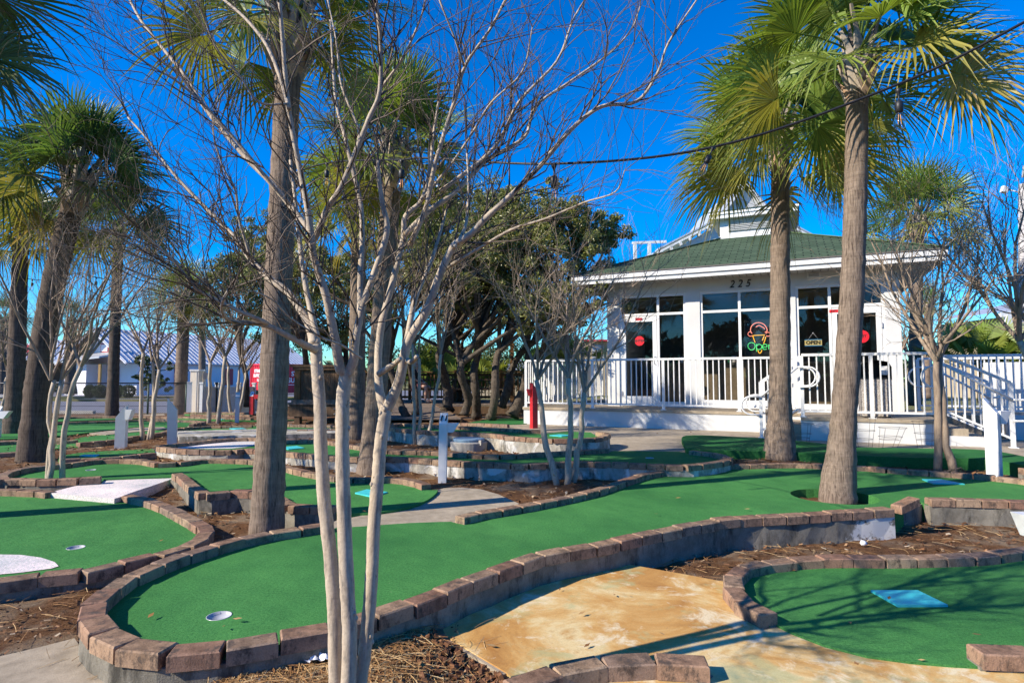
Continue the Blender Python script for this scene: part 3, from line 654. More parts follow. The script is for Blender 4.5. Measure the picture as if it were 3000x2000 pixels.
# ================================================================ PALMS
def palm(label, base, top, r0, r1, crown_r, nf, seed, dark=False, boots=.5, group='sabal palms on the course', lean=0.0, old=.3, full=True, nl=36, flare=1.35, bend=0.0, droop=108, bsz=1.0):
    r = random.Random(seed); base = Vector(base); top = Vector(top)
    root = thing('palm_tree', label, 'palm tree', base, group=group)
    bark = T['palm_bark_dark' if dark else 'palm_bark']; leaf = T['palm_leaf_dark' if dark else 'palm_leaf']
    # trunk
    m = MB(); n = 72; pts = []; rad = []
    L = (top - base).length
    for i in range(n + 1):
        t = i / n; p = base.lerp(top, t)
        p += Vector((bend * sin(t * pi), 0, 0)) + Vector((r.uniform(-.003, .003), r.uniform(-.003, .003), 0))
        rr = r0 + (r1 - r0) * t ** .8
        if t < .22: rr *= 1 + (flare - 1) * (1 - t / .22) ** 1.7
        rad.append(rr * r.uniform(.965, 1.03)); pts.append(p)
    pts[0] = pts[0] - Vector((0, 0, .08))
    m.tube(pts, rad, 22, wob=.018, rnd=r); m.build('trunk', bark, root)
    ax = (top - base).normalized()
    # old leaf bases criss-crossing below the crown
    m = MB(); nb = int(24 + 30 * boots)
    for k in range(nb):
        t = k / nb; an = k * 2.39996 + r.uniform(-.2, .2)
        c = top - ax * (boots * (1 - t) * 1.0) + ax * .12
        o = Vector((cos(an), sin(an), 0)); s = Vector((-sin(an), cos(an), 0))
        rr = r1 * (.92 + .1 * t); ln = r.uniform(.20, .36) * bsz * (1 + .4 * t); sk = r.choice((-1, 1)) * r.uniform(.1, .55)
        a0 = c + o * rr * .80; mid = c + o * (rr * 1.22) + ax * ln * .5 + s * sk * ln * .5; tip = c + o * (rr * r.uniform(1.35, 2.0)) + ax * ln + s * sk * ln
        w0, w1, w2 = .050 * bsz, .028 * bsz, .014 * bsz
        vs = []
        for q, w, th in ((a0, w0, .016), (mid, w1, .012), (tip, w2, .007)):
            for sx, oo in ((-1, -1), (1, -1), (.75, 1), (-.75, 1)): vs.append(q + s * (w * sx) + o * (th * oo))
        fs = [(0, 1, 2, 3), (11, 10, 9, 8)] + [(a + i, a + 4 + i, a + 4 + (i + 1) % 4, a + (i + 1) % 4) for a in (0, 4) for i in range(4)]
        m.add(vs, fs)
    m.build('leaf_bases', T['boot'], root)
    # fronds
    m = MB(); c0 = top + ax * .15
    for k in range(nf):
        t = (k + .5) / nf; el = radians(84 - droop * t ** 1.0 + r.uniform(-12, 12)); an = k * 2.39996 + r.uniform(-.25, .25)
        d = Vector((cos(an) * cos(el), sin(an) * cos(el), sin(el)))
        age = max(0, min(1, (t - (1 - old)) / old * .65 if old else 0)) + r.uniform(0, .12)
        if r.random() < .10: age += .25
        age = min(age, 1.0)
        pl = crown_r * r.uniform(.34, .56); fl = crown_r * r.uniform(.42, .56)
        side = d.cross(Vector((0, 0, 1)))
        side = side.normalized() if side.length > .05 else Vector((1, 0, 0))
        # petiole with a sag
        pp = []; sag = (.10 + .25 * t) * pl
        for i in range(4):
            u = i / 3; pp.append(c0 + d * (pl * u) - Vector((0, 0, sag * u * u)) + ax * (-.25 * t * (1 - u)) * .3)
        m.tube(pp, [.017, .012, .010, .008], 4, cap=False, a=age * .5)
        o = pp[-1]; dd = (pp[-1] - pp[-2]).normalized()
        side = (side - dd * side.dot(dd)).normalized(); up = side.cross(dd)
        if up.z < 0 and el < radians(75): up = -up
        roll = r.uniform(-1.1, 1.1); s2 = side * cos(roll) + up * sin(roll); u2 = up * cos(roll) - side * sin(roll)
        for j in range(nl):
            q = (j + .5) / nl * 2 - 1; an2 = q * radians(118)
            ld = dd * cos(an2) + s2 * sin(an2); ld = (ld + u2 * (.10 + .22 * abs(q)) ).normalized()
            ll = fl * (1.0 - .30 * abs(q) ** 1.5) * r.uniform(.88, 1.08)
            wv = ld.cross(u2).normalized(); w = crown_r * .0100 * r.uniform(.75, 1.2)
            dr = ll * (.08 + .24 * t) * r.uniform(.3, 1.9); st = o + dd * (crown_r * .04 * (1 - abs(q)))
            a2 = min(1, age + r.uniform(-.05, .12)); fold = .35 * w
            pr = [(.02, .22, 0), (.38, 1.0, 1), (.72, .62, 1), (1.0, .03, 0)]
            vs = []; tw = r.uniform(-.25, .25)
            for f, ww, fo in pr:
                p = st + ld * (ll * f) - Vector((0, 0, dr * f * f * f)) + u2 * (.06 * ll * sin(f * pi))
                wq = wv * (w * ww) + u2 * (w * ww * tw)
                vs += [p - wq, p + u2 * (-fold * ww), p + wq]
            fs = []
            for i in range(3):
                a = i * 3; fs += [(a, a + 1, a + 4, a + 3), (a + 1, a + 2, a + 5, a + 4)]
            b0 = len(m.v); m.add(vs, fs, False, a2)
            for tip in range(b0 + 9, b0 + 12): m.at[tip] = min(1, a2 + .25)   # dry tips
    # spear leaves
    for k in range(4):
        an = k * 1.7; d = Vector((.25 * cos(an), .25 * sin(an), 1)).normalized()
        p = c0; q = c0 + d * crown_r * .8; m.tube([p, p.lerp(q, .6), q], [.016, .012, .002], 4, cap=False)
    m.build('crown', leaf, root, attr=True)
    return root
def pp(px, py, z): return P(px, py, z)
b = P(782, 1556, .10); palm('tallest near palm with a straight grey trunk behind the slim pale trunks', b, D(850, 85, b.y + .05), .118, .098, 1.2, 30, 21, boots=.62, flare=1.12, bsz=1.25)
b = P(1085, 1398, .10); palm('palm with its base on the whitewashed wall of the middle green', b, D(1152, 480, b.y), .135, .115, 1.4, 36, 22, boots=.55, flare=1.35, bsz=1.2)
b = P(1042, 1286, .20); palm('palm in the mulch behind the middle green, hidden by the slim trunks', b, D(1052, 640, b.y), .165, .13, 1.45, 36, 23, boots=.8, flare=1.25, bsz=1.4)
b = P(2452, 1470, .12); palm('thick palm growing through a round hole in the long green', b, D(2512, 195, b.y), .118, .098, 1.55, 40, 24, boots=.50, flare=1.45, bend=.05, bsz=1.1, old=.2)
b = P(2285, 1342, .20); palm('palm before the building steps with a full crown against the blue sky', b, D(2286, 430, b.y), .150, .118, 1.75, 46, 25, boots=.62, flare=1.5, bsz=1.35, old=.30, droop=110, nl=38)
y = 17.5; palm('palm rising behind the right end of the white building', D(2678, 1180, y), D(2690, 660, y), .18, .15, 2.2, 48, 26, boots=.7, dark=False, flare=1.1, bsz=1.6, nl=22)
y = 23; palm('small palm far behind the building with a low crown', D(2712, 1160, y), D(2722, 905, y), .17, .14, 1.2, 26, 27, boots=.5, nl=18)
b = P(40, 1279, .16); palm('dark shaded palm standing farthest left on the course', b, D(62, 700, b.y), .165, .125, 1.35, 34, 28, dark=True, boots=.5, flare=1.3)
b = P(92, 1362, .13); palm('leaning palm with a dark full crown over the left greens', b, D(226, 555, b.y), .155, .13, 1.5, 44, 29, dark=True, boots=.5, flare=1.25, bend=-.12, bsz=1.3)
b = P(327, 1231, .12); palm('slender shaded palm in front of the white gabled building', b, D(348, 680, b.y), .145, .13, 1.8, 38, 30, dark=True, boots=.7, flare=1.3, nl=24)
b = P(527, 1213, .06); palm('stout palm next to the white fence panels', b, D(540, 880, b.y), .20, .19, 1.75, 40, 31, boots=.8, flare=1.2, nl=22, bsz=1.6)
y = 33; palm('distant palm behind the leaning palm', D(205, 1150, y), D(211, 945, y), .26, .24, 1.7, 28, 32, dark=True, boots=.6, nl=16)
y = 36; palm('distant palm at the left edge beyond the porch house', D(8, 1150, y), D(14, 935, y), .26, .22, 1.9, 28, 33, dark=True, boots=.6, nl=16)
y = 30; palm('distant thin palm before the metal roofed building', D(592, 1170, y), D(592, 900, y), .17, .15, 1.5, 26, 34, boots=.5, nl=16)
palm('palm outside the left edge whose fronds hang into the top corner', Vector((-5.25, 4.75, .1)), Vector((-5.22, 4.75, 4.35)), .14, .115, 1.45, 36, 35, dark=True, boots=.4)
# palmetto clumps
def palmetto(label, c, n, rad, seed, dark=False, nl=24):
    r = random.Random(seed); root = thing('palmetto_bush', label, 'palmetto', c, group='palmetto bushes'); m = MB(); c = Vector(c)
    for k in range(n):
        an = r.uniform(0, 2 * pi); el = radians(r.uniform(12, 80)); d = Vector((cos(an) * cos(el), sin(an) * cos(el), sin(el)))
        c1 = c + Vector((r.uniform(-.5, .5) * rad, r.uniform(-.5, .5) * rad, 0)); pl = rad * r.uniform(.45, .85); fl = rad * r.uniform(.42, .55)
        o = c1 + d * pl; m.tube([c1, o], [.012, .008], 4, cap=False)
        side = d.cross(Vector((0, 0, 1))).normalized(); up = side.cross(d); age = r.uniform(0, .3)
        ro = r.uniform(-1, 1); s2 = side * cos(ro) + up * sin(ro); u2 = up * cos(ro) - side * sin(ro)
        for j in range(nl):
            q = (j + .5) / nl * 2 - 1; a2 = q * radians(125); ld = (d * cos(a2) + s2 * sin(a2) + u2 * .15).normalized(); ll = fl * (1 - .25 * abs(q)) * r.uniform(.85, 1.1)
            wv = ld.cross(u2).normalized() * (rad * .022); vs = []
            for f, ww in ((.03, .25), (.4, 1), (.75, .6), (1, .03)):
                p = o + ld * (ll * f) - Vector((0, 0, .14 * ll * f ** 3)); vs += [p - wv * ww, p + wv * ww]
            m.add(vs, [(0, 1, 3, 2), (2, 3, 5, 4), (4, 5, 7, 6)], False, age + r.uniform(0, .1))
    m.build('fronds', T['palm_leaf_dark' if dark else 'palm_leaf'], root, attr=True); return root
palmetto('large palmetto bush behind the white ramp railing on the right', D(2895, 1075, 15.5), 38, 1.15, 41)
palmetto('smaller palmetto right of the large one behind the ramp railing', D(3000, 1085, 15.0), 26, 1.1, 42)
palmetto('yellowish palmetto behind the boardwalk rail among the oaks', D(1255, 1140, 24), 34, 1.7, 43)
palmetto('palmetto behind the boardwalk rail by the picnic tables', D(1385, 1145, 25), 30, 1.5, 44)
palmetto('palmetto behind the left corner of the porch railing', D(1640, 1085, 22), 30, 1.3, 45)
# ================================================================ CRAPE MYRTLES
def twigs(m, r, p, d, ln, rad, depth, up=.12, nmax=3, spread=.55):
    n = 4; pts = [p]; dd = d.copy()
    for i in range(n):
        dd = (dd + Vector((r.gauss(0, .20), r.gauss(0, .20), r.gauss(0, .15) + up * .35))).normalized(); pts.append(pts[-1] + dd * (ln / n))
    m.tube(pts, [rad * (1 - .62 * i / n) for i in range(n + 1)], 3 if rad < .006 else 5, cap=False)
    if depth <= 0: return
    for k in range(r.randint(2, nmax + 1)):
        i = r.randint(1, n); ax = dd.orthogonal().normalized(); ax.rotate(Matrix.Rotation(r.uniform(0, 2 * pi), 3, dd))
        nd = (dd + ax * r.uniform(spread * .7, spread * 1.5) + Vector((0, 0, up))).normalized()
        twigs(m, r, pts[i], nd, ln * r.uniform(.5, .8), rad * .58, depth - 1, up, nmax, spread)
def crape(label, c, height, spread, stems, seed, r0=.035, tw=2, bark='crape_bark', rot=0, fork=.4, nb=4, group='bare crape myrtles', z=None, dens=1.0):
    """stems: list of (dx, dy at fork height); bare multi-stem tree"""
    r = random.Random(seed); c = Vector(c); root = thing('crape_myrtle', label, 'crape myrtle', c, group=group)
    cr = MB(); hb = height * fork
    for (bx, tx, ty) in stems:
        p0 = c + Vector((bx, r.uniform(-.05, .05), -.05)); p3 = c + Vector((tx, ty, hb * r.uniform(.85, 1.1)))
        pts = []; n = 8; off = Vector((r.uniform(-.05, .05), r.uniform(-.05, .05), 0))
        for i in range(n + 1):
            t = i / n; pts.append(p0.lerp(p3, t) + off * sin(t * pi) + Vector((r.gauss(0, .008), r.gauss(0, .008), 0)))
        m = MB(); m.tube(pts, [r0 * (1 - .30 * i / n) * r.uniform(.94, 1.06) for i in range(n + 1)], 9, wob=.05, rnd=r); m.build('trunk', T[bark], root)
        for k in range(nb):
            an = r.uniform(0, 2 * pi); ou = Vector((cos(an), sin(an), 0)); tl = Vector((tx * .8, ty * .8, 0))
            d = (Vector((0, 0, 1)) + ou * r.uniform(.25, .75) * spread + tl * .6).normalized()
            q = [p3]; L = (height - hb) * r.uniform(.55, .85); dd = d.copy()
            for i in range(5):
                dd = (dd + Vector((r.gauss(0, .11), r.gauss(0, .11), .03))).normalized(); q.append(q[-1] + dd * (L / 5))
            rb = r0 * .55; cr.tube(q, [rb * (1 - .7 * i / 5) for i in range(6)], 6, cap=False)
            for i in range(1, 6):
                for _ in range(2 if dens >= 1 else 1):
                    ax = dd.orthogonal().normalized(); ax.rotate(Matrix.Rotation(r.uniform(0, 2 * pi), 3, dd))
                    nd = (dd + ax * r.uniform(.5, 1.0) + Vector((0, 0, .1))).normalized()
                    twigs(cr, r, q[i], nd, L * r.uniform(.3, .6), rb * .42 * (1 - .1 * i), tw, .16, 2, .45)
    cr.build('crown', T['crape_branch'], root); return root
b = P(1660, 1420, .11); crape('bare crape myrtle in the mulch before the porch steps with three grey stems', b, 3.0, 1.25, [(-.10, -.32, .05), (.0, .03, -.05), (.08, .22, .1)], 51, .038, 2, fork=.40, nb=4)
b = P(2765, 1380, .19); crape('bare crape myrtle with two joined stems by the post numbered 10', b, 3.6, 1.2, [(-.05, -.04, .0), (.09, .05, .05)], 52, .046, 2, fork=.42, nb=4, bark='crape_dark')
b = P(1225, 1303, .20); crape('slim bare crape myrtle in the mulch before the boardwalk', b, 3.7, 1.0, [(-.06, -.10, .0), (.0, -.02, .1), (.12, .36, .0)], 53, .032, 2, fork=.42, nb=3)
b = P(150, 1430, .11); crape('sunlit crape myrtle with three pale stems on the left edge of the low green', b, 3.3, 1.05, [(-.06, -.06, .0), (.02, .02, .05), (.10, .26, .0)], 54, .032, 2, fork=.40, nb=4)
b = P(432, 1288, .20); crape('bare crape myrtle in the mulch between the two blue-grey posts', b, 3.4, .8, [(-.06, -.14, .0), (.04, -.02, .1), (.08, .16, .0)], 55, .040, 2, fork=.42, nb=3)
b = P(622, 1242, .18); crape('bare crape myrtle with dark stems before the lattice fence', b, 3.6, .9, [(-.10, -.10, .0), (.12, .22, .1)], 56, .055, 2, fork=.42, nb=4, dens=.6)
b = P(690, 1216, .14); crape('cluster of thin bare crape myrtle stems beside the red post', b, 3.6, .8, [(-.12, -.25, .0), (.0, .02, .1), (.1, .3, .0)], 57, .05, 2, fork=.42, nb=3, dens=.6)
crape('bare crape myrtle at the far left edge behind the palms', P(-20, 1262, .15), 3.3, 1.2, [(-.05, -.2, 0), (.05, .25, 0)], 58, .04, 2, fork=.35, nb=5)
crape('bare crape myrtle beyond the right edge reaching over the ramp', P(3110, 1390, .2), 3.9, 1.3, [(-.05, -.4, 0), (.05, .1, 0)], 59, .045, 2, fork=.36, nb=6)
crape('bare tree behind the right end of the building', D(2655, 1160, 20), 4.2, 1.2, [(-.05, -.2, 0), (.05, .2, 0)], 60, .05, 2, fork=.3, nb=5)
# ---------------------------------------------------------------- the near tree, limb by limb
Y0 = P(1015, 2085, .12).y
b = P(1018, 2085, .12); near = thing('crape_myrtle', 'nearest bare crape myrtle with three mottled pale trunks', 'crape myrtle', b, group='bare crape myrtles')
rn = random.Random(99)
def limb(m, pts, w0, w1, y0, y1, n=9, wob=.05, sub=6):
    c = [Vector(p) for p in catmull_px(pts, sub)]; k = len(c); out = []; rad = []
    for i, q in enumerate(c):
        t = i / (k - 1); Y = y0 + (y1 - y0) * t; out.append(D(q.x, q.y, Y)); rad.append((w0 + (w1 - w0) * t ** .85) * mpp(Y) / 2)
    m.tube(out, rad, n, wob=wob, rnd=rn, cap=True); return out, rad
def catmull_px(pts, sub):
    pts = [Vector((p[0], p[1])) for p in pts]; ext = [pts[0] * 2 - pts[1]] + pts + [pts[-1] * 2 - pts[-2]]; o = []
    for i in range(1, len(ext) - 2):
        p0, p1, p2, p3 = ext[i - 1:i + 3]
        for k in range(sub):
            t = k / sub; o.append(.5 * ((2 * p1) + (p2 - p0) * t + (2 * p0 - 5 * p1 + 4 * p2 - p3) * t * t + (3 * p1 - p0 - 3 * p2 + p3) * t ** 3))
    o.append(pts[-1]); return o
stems = [([(986, 2120), (985, 2030), (980, 1790), (965, 1600), (950, 1467), (940, 1314), (937, 1186), (929, 1084), (926, 1010)], 44, 33, 0, .06),
         ([(1018, 2130), (1020, 2040), (1024, 1850), (1016, 1700), (1008, 1505), (1003, 1340), (1004, 1180), (1013, 1105), (1016, 1085)], 44, 38, -.02, -.05),
         ([(1042, 2130), (1050, 2040), (1072, 1880), (1088, 1700), (1095, 1550), (1107, 1400), (1115, 1300), (1127, 1220), (1130, 1190)], 38, 36, .04, .10)]
for pts, w0, w1, a, c in stems:
    m = MB(); o, rd = limb(m, pts, w0, w1, Y0 + a, Y0 + c, 14, .045, 8)
    for _ in range(9):
        i = rn.randint(3, len(o) - 3); an = rn.uniform(0, 2 * pi); q = o[i] + Vector((cos(an), sin(an), 0)) * rd[i] * .93
        m.lathe(q, [(.001, -.010), (.006, -.006), (.008, .0), (.006, .007), (.001, .011)], 7)
    m.build('trunk', T['crape_bark'], near)
L_ = [ # points, w0, w1, depth0, depth1 (relative), twig density
 ([(926, 1025), (914, 1020), (886, 1006), (846, 985), (791, 957), (735, 945), (679, 940), (655, 922), (650, 890), (668, 850)], 26, 7, .06, -.35, .5),
 ([(791, 957), (768, 940), (701, 912), (623, 873), (573, 843), (512, 767), (445, 706), (410, 670)], 17, 4, -.1, -.5, 1),
 ([(701, 912), (646, 873), (590, 823), (560, 800)], 10, 4, -.2, -.3, 1),
 ([(919, 1010), (912, 975), (897, 935), (846, 860), (785, 812), (735, 759), (696, 706), (662, 667), (594, 600), (508, 508), (437, 414), (375, 344)], 30, 5, .06, .45, 1),
 ([(926, 1010), (927, 985), (911, 912), (891, 812), (874, 672), (862, 560), (850, 470)], 24, 8, .06, .25, .7),
 ([(914, 700), (898, 664), (797, 539), (719, 461), (609, 328), (539, 219), (473, 137), (414, 62), (375, -10)], 20, 7, -.1, .35, 1),
 ([(850, 600), (789, 531), (687, 406), (600, 310), (523, 242), (445, 195), (328, 117), (245, 80)], 13, 3, -.1, -.4, 1),
 ([(1012, 1095), (995, 1075), (984, 1005), (970, 935), (954, 862), (920, 754), (913, 694), (898, 594), (867, 437), (844, 305), (828, 117), (818, -10)], 32, 11, -.05, -.3, .7),
 ([(848, 320), (820, 226), (781, 133), (719, 55), (650, -5)], 14, 8, -.28, -.1, .9),
 ([(844, 305), (760, 300), (700, 220), (640, 150), (600, 60), (580, 0)], 8, 4, -.28, -.5, 1),
 ([(1020, 1095), (1037, 1050), (1041, 1005), (1061, 902), (1101, 788), (1134, 674), (1121, 600), (1111, 527), (1108, 470)], 30, 10, -.05, -.2, .5),
 ([(1045, 960), (1054, 935), (1056, 801), (1061, 701), (1057, 600), (1034, 500), (1010, 400), (985, 300), (975, 180), (968, 60)], 22, 7, -.06, .15, .8),
 ([(915, 710), (930, 683), (960, 610), (998, 551), (1039, 453), (1080, 350), (1113, 264), (1113, 103), (1100, -10)], 22, 12, -.12, -.35, .8),
 ([(1125, 1200), (1113, 1150), (1108, 1090), (1114, 969), (1148, 835), (1181, 701), (1188, 634), (1235, 587), (1258, 500), (1270, 400), (1285, 300)], 30, 8, .10, .3, .8),
 ([(1184, 690), (1262, 614), (1329, 567), (1395, 500), (1440, 460), (1538, 400), (1569, 312), (1678, 234), (1787, 156), (1850, 86), (1875, 20)], 18, 3, .2, .55, 1),
 ([(1133, 1200), (1160, 1140), (1175, 1096), (1195, 1002), (1248, 915), (1282, 821), (1329, 721), (1369, 694), (1436, 627), (1506, 563), (1584, 484), (1678, 375), (1764, 312), (1866, 297), (1928, 211), (1959, 125), (2045, -5)], 34, 5, .10, -.25, 1),
 ([(1190, 1010), (1215, 882), (1262, 768), (1288, 687), (1308, 614)], 20, 7, .08, .35, .4),
 ([(1200, 720), (1248, 609), (1275, 480), (1334, 289), (1366, 187), (1436, 86), (1483, -5)], 17, 7, .2, .0, 1),
 ([(1360, 195), (1334, 117), (1287, 0)], 9, 5, .02, -.1, 1),
 ([(1290, 560), (1412, 469), (1470, 400), (1522, 297), (1631, 180), (1678, 62), (1717, -5)], 14, 5, .25, .6, 1),
 ([(1329, 725), (1352, 690), (1368, 640), (1372, 540), (1368, 450)], 14, 5, -.05, .1, .5),
 ([(1300, 790), (1400, 730), (1500, 672), (1600, 640), (1709, 594), (1803, 562), (1830, 500)], 12, 3, .05, -.5, .8),
 ([(1060, 1050), (1000, 1010), (935, 985), (850, 930), (800, 880), (740, 850)], 8, 4, -.1, -.5, .6),
 ([(1110, 1095), (1140, 1075), (1160, 1062), (1172, 1050)], 20, 14, -.02, -.12, 0),
 ([(1186, 1050), (1205, 1060), (1222, 1043)], 18, 13, .06, -.05, 0),
 ([(1037, 453), (1050, 380), (1000, 250), (985, 120), (960, 0)], 9, 4, -.22, .0, 1),
 ([(1113, 264), (1180, 170), (1230, 60), (1250, -10)], 10, 4, -.25, -.4, 1),
 ([(735, 759), (700, 640), (690, 560), (650, 480), (625, 380), (640, 280)], 9, 3, .2, .0, 1),
 ([(1235, 587), (1330, 470), (1390, 380), (1440, 300), (1530, 210), (1560, 80)], 9, 4, .2, -.1, 1)]
cr = MB(); tw_ = MB()
for pts, w0, w1, a, c, dens in L_:
    o, rd = limb(cr, pts, w0, w1, Y0 + a, Y0 + c, 8, .05, 5)
    if not dens: continue
    k = len(o)
    for i in range(int(k * .22), k):
        if rn.random() > .62 * dens + .15 * (i / k): continue
        dd = (o[min(i + 1, k - 1)] - o[i - 1]).normalized(); ax = dd.orthogonal().normalized(); ax.rotate(Matrix.Rotation(rn.uniform(0, 2 * pi), 3, dd))
        nd = (dd * .9 + ax * rn.uniform(.4, .9) + Vector((0, 0, .25))).normalized()
        twigs(tw_, rn, o[i], nd, rn.uniform(.14, .36), min(rd[i] * .55, .0042), 2 if rn.random() < .6 else 1, .10, 2, .5)
    dd = (o[-1] - o[-2]).normalized()
    for _ in range(2): twigs(tw_, rn, o[-1], (dd + Vector((rn.gauss(0, .3), rn.gauss(0, .3), rn.gauss(0, .2)))).normalized(), .28, min(rd[-1], .004), 2, .1, 2, .5)
cr.build('branches', T['crape_bark'], near); tw_.build('twigs', T['twig'], near)
# ================================================================ LIVE OAKS
def leaf_blob(m, r, c, rad, n, size, flat=.75):
    for _ in range(n):
        while True:
            v = Vector((r.uniform(-1, 1), r.uniform(-1, 1), r.uniform(-1, 1)))
            if v.length <= 1: break
        v = v * (.55 + .45 * r.random()); p = c + Vector((v.x * rad, v.y * rad, v.z * rad * flat))
        a = Vector((r.gauss(0, 1), r.gauss(0, 1), r.gauss(0, .7))).normalized(); b = a.orthogonal().normalized(); b.rotate(Matrix.Rotation(r.uniform(0, 6.28), 3, a))
        l = size * r.uniform(.7, 1.4); w = l * r.uniform(.38, .5); q = b.cross(a)
        m.add([p - b * l * .5, p + q * w * .5 + a * .12 * l, p + b * l * .5, p - q * w * .5 + a * .12 * l], [(0, 1, 2, 3)])
def oak(label, trunk, w0, w1, Y, blobs, seed, leaf=.088, dens=1.35, mat='oak_leaf', cat='oak tree', name='oak_tree', group='twisted live oaks', dy=0):
    r = random.Random(seed); p0 = D(*trunk[0], Y); root = thing(name, label, cat, p0, group=group)
    c = catmull_px(trunk, 6); m = MB(); k = len(c); o = []
    for i, q in enumerate(c):
        t = i / (k - 1); o.append(D(q.x, q.y, Y + dy * t + .25 * sin(t * 7 + seed)))
    m.tube(o, [.78 * (w0 + (w1 - w0) * i / (k - 1)) * mpp(Y) / 2 * (1.35 if i == 0 else r.uniform(.9, 1.12)) for i in range(k)], 10, wob=.08, rnd=r)
    fol = MB(); cl = []
    for (bx, by, br, bd) in blobs:
        c0 = D(bx, by, Y + bd); R_ = br * mpp(Y)
        j = int(k * r.uniform(.55, .98)); mid = o[j].lerp(c0, .5) + Vector((r.uniform(-.2, .2), r.uniform(-.2, .2), -.1 * R_))
        m.tube([o[j], mid, c0], [w1 * mpp(Y) / 2 * .8, w1 * mpp(Y) / 2 * .5, .012], 6, cap=False)
        nsub = max(6, int(13 * (R_ / .9) ** 2 * dens))
        for q in range(nsub):
            while True:
                v = Vector((r.uniform(-1, 1), r.uniform(-1, 1), r.uniform(-1, 1)))
                if v.length <= 1: break
            cc = c0 + Vector((v.x, v.y, v.z * .8)) * R_
            m.tube([c0, c0.lerp(cc, .6) + Vector((0, 0, -.05)), cc], [.010, .006, .003], 3, cap=False)
            leaf_blob(fol, r, cc, R_ * r.uniform(.20, .42), int(80 * dens), leaf)
    m.build('trunk', T['oak_bark'], root); fol.build('crown', T[mat], root); return root
def ring(cx, cy, rx, ry, n, br, seed, yd=1.2):
    r = random.Random(seed); o = []
    for k in range(n):
        while True:
            a, b_ = r.uniform(-1, 1), r.uniform(-1, 1)
            if a * a + b_ * b_ < 1: break
        o.append((cx + a * rx, cy + b_ * ry, br * r.uniform(.8, 1.3), r.uniform(-yd, yd)))
    return o
oak('oak with a forked twisted trunk left of the boardwalk ramp', [(1190, 1222), (1172, 1180), (1160, 1130), (1140, 1060), (1150, 980), (1130, 900)], 30, 18, 15.5, ring(1080, 800, 190, 150, 9, 85, 1), 61)
oak('thick oak trunk standing beside the seated person', [(1218, 1212), (1217, 1150), (1208, 1112), (1202, 1080), (1185, 1010), (1200, 930), (1240, 850)], 24, 15, 15.0, ring(1230, 700, 190, 110, 10, 85, 2), 62)
oak('oak with a wavy dark trunk right of the ramp', [(1310, 1200), (1312, 1150), (1300, 1095), (1288, 1050), (1300, 1000), (1330, 940)], 42, 20, 16.5, ring(1380, 690, 190, 110, 11, 85, 3), 63)
oak('oak with a sinuous trunk bending left then right', [(1360, 1215), (1372, 1165), (1352, 1105), (1352, 1065), (1385, 1010), (1430, 960)], 32, 22, 15.0, ring(1480, 820, 190, 130, 11, 80, 4), 64)
oak('oak whose pale lit base stands behind the post numbered 11', [(1396, 1220), (1395, 1155), (1388, 1090), (1405, 1020), (1400, 950)], 34, 22, 15.6, ring(1480, 640, 200, 60, 9, 80, 5), 65)
oak('oak with a forked trunk at the middle of the grove', [(1440, 1222), (1450, 1160), (1452, 1080), (1462, 1030), (1510, 960), (1560, 900)], 34, 20, 15.0, ring(1600, 730, 190, 130, 11, 80, 6), 66)
oak('oak leaning left whose limb passes over the rail', [(1470, 1190), (1490, 1130), (1496, 1090), (1530, 1030), (1590, 980), (1640, 930)], 32, 20, 16.2, ring(1700, 690, 150, 80, 9, 68, 7), 67)
oak('oak leaning right beside the porch corner', [(1500, 1218), (1530, 1150), (1550, 1080), (1600, 1020), (1660, 960), (1720, 890)], 40, 22, 15.4, ring(1650, 870, 170, 90, 9, 72, 8), 68)
oak('oak behind the wooden platform with a dark low crown', [(905, 1180), (900, 1100), (890, 1000), (880, 920)], 26, 16, 18, ring(860, 810, 130, 160, 10, 85, 9), 69)
oak('oak left of the tall palm with glossy dark leaves', [(725, 1190), (720, 1100), (700, 1020), (690, 940)], 20, 14, 20, ring(700, 830, 110, 160, 9, 78, 10), 70)
oak('oak at the back of the grove filling the gap above the rail', [(1345, 1180), (1350, 1080), (1340, 980)], 24, 16, 20, ring(1330, 890, 260, 100, 12, 85, 11), 71, dens=1.1)
oak('oak at the back left of the grove', [(1010, 1180), (1015, 1080), (1010, 980)], 24, 16, 20, ring(1020, 900, 170, 120, 9, 85, 12), 72, dens=1.1)
oak('oak at the back with a high round crown', [(1540, 1150), (1545, 1050), (1550, 950)], 24, 16, 21, ring(1540, 760, 200, 150, 11, 85, 13), 73, dens=1.1)
oak('small maple like tree before the white gabled building', [(455, 1165), (455, 1120), (452, 1080)], 9, 6, 38, ring(462, 1085, 55, 55, 9, 26, 14, .7), 74, leaf=.16, mat='maple_leaf', cat='tree', name='leafy_tree', group=None, dens=.6)
# shrubs on the kerb island
def shrub(label, c, rx, rz, seed, n=900):
    r = random.Random(seed); c = Vector(c); root = thing('shrub', label, 'shrub', c, group='clipped shrubs by the road'); m = MB()
    for _ in range(n):
        v = Vector((r.gauss(0, 1), r.gauss(0, 1), r.gauss(0, 1))).normalized() * (r.uniform(.8, 1.0)); p = c + Vector((v.x * rx, v.y * rx, rz + v.z * rz))
        if p.z < c.z: continue
        leaf_blob(m, r, p, .07, 2, .10)
    m.build('foliage', T['shrub_leaf'], root)
    m = MB(); m.tube([c, c + Vector((0, 0, rz * 1.2))], [.04, .02], 5); m.build('stem', T['oak_bark'], root)
for i, (px, w, t) in enumerate(((262, 15, 'clipped round shrub left of its twin on the road island'), (293, 20, 'widest clipped shrub on the road island'), (345, 14, 'clipped shrub half hidden by the slender palm'), (375, 19, 'clipped shrub right of the slender palm on the road island'))):
    q = D(px, 1166, 36); q.z = .13; shrub(t, q, w * mpp(36), .38, 80 + i)
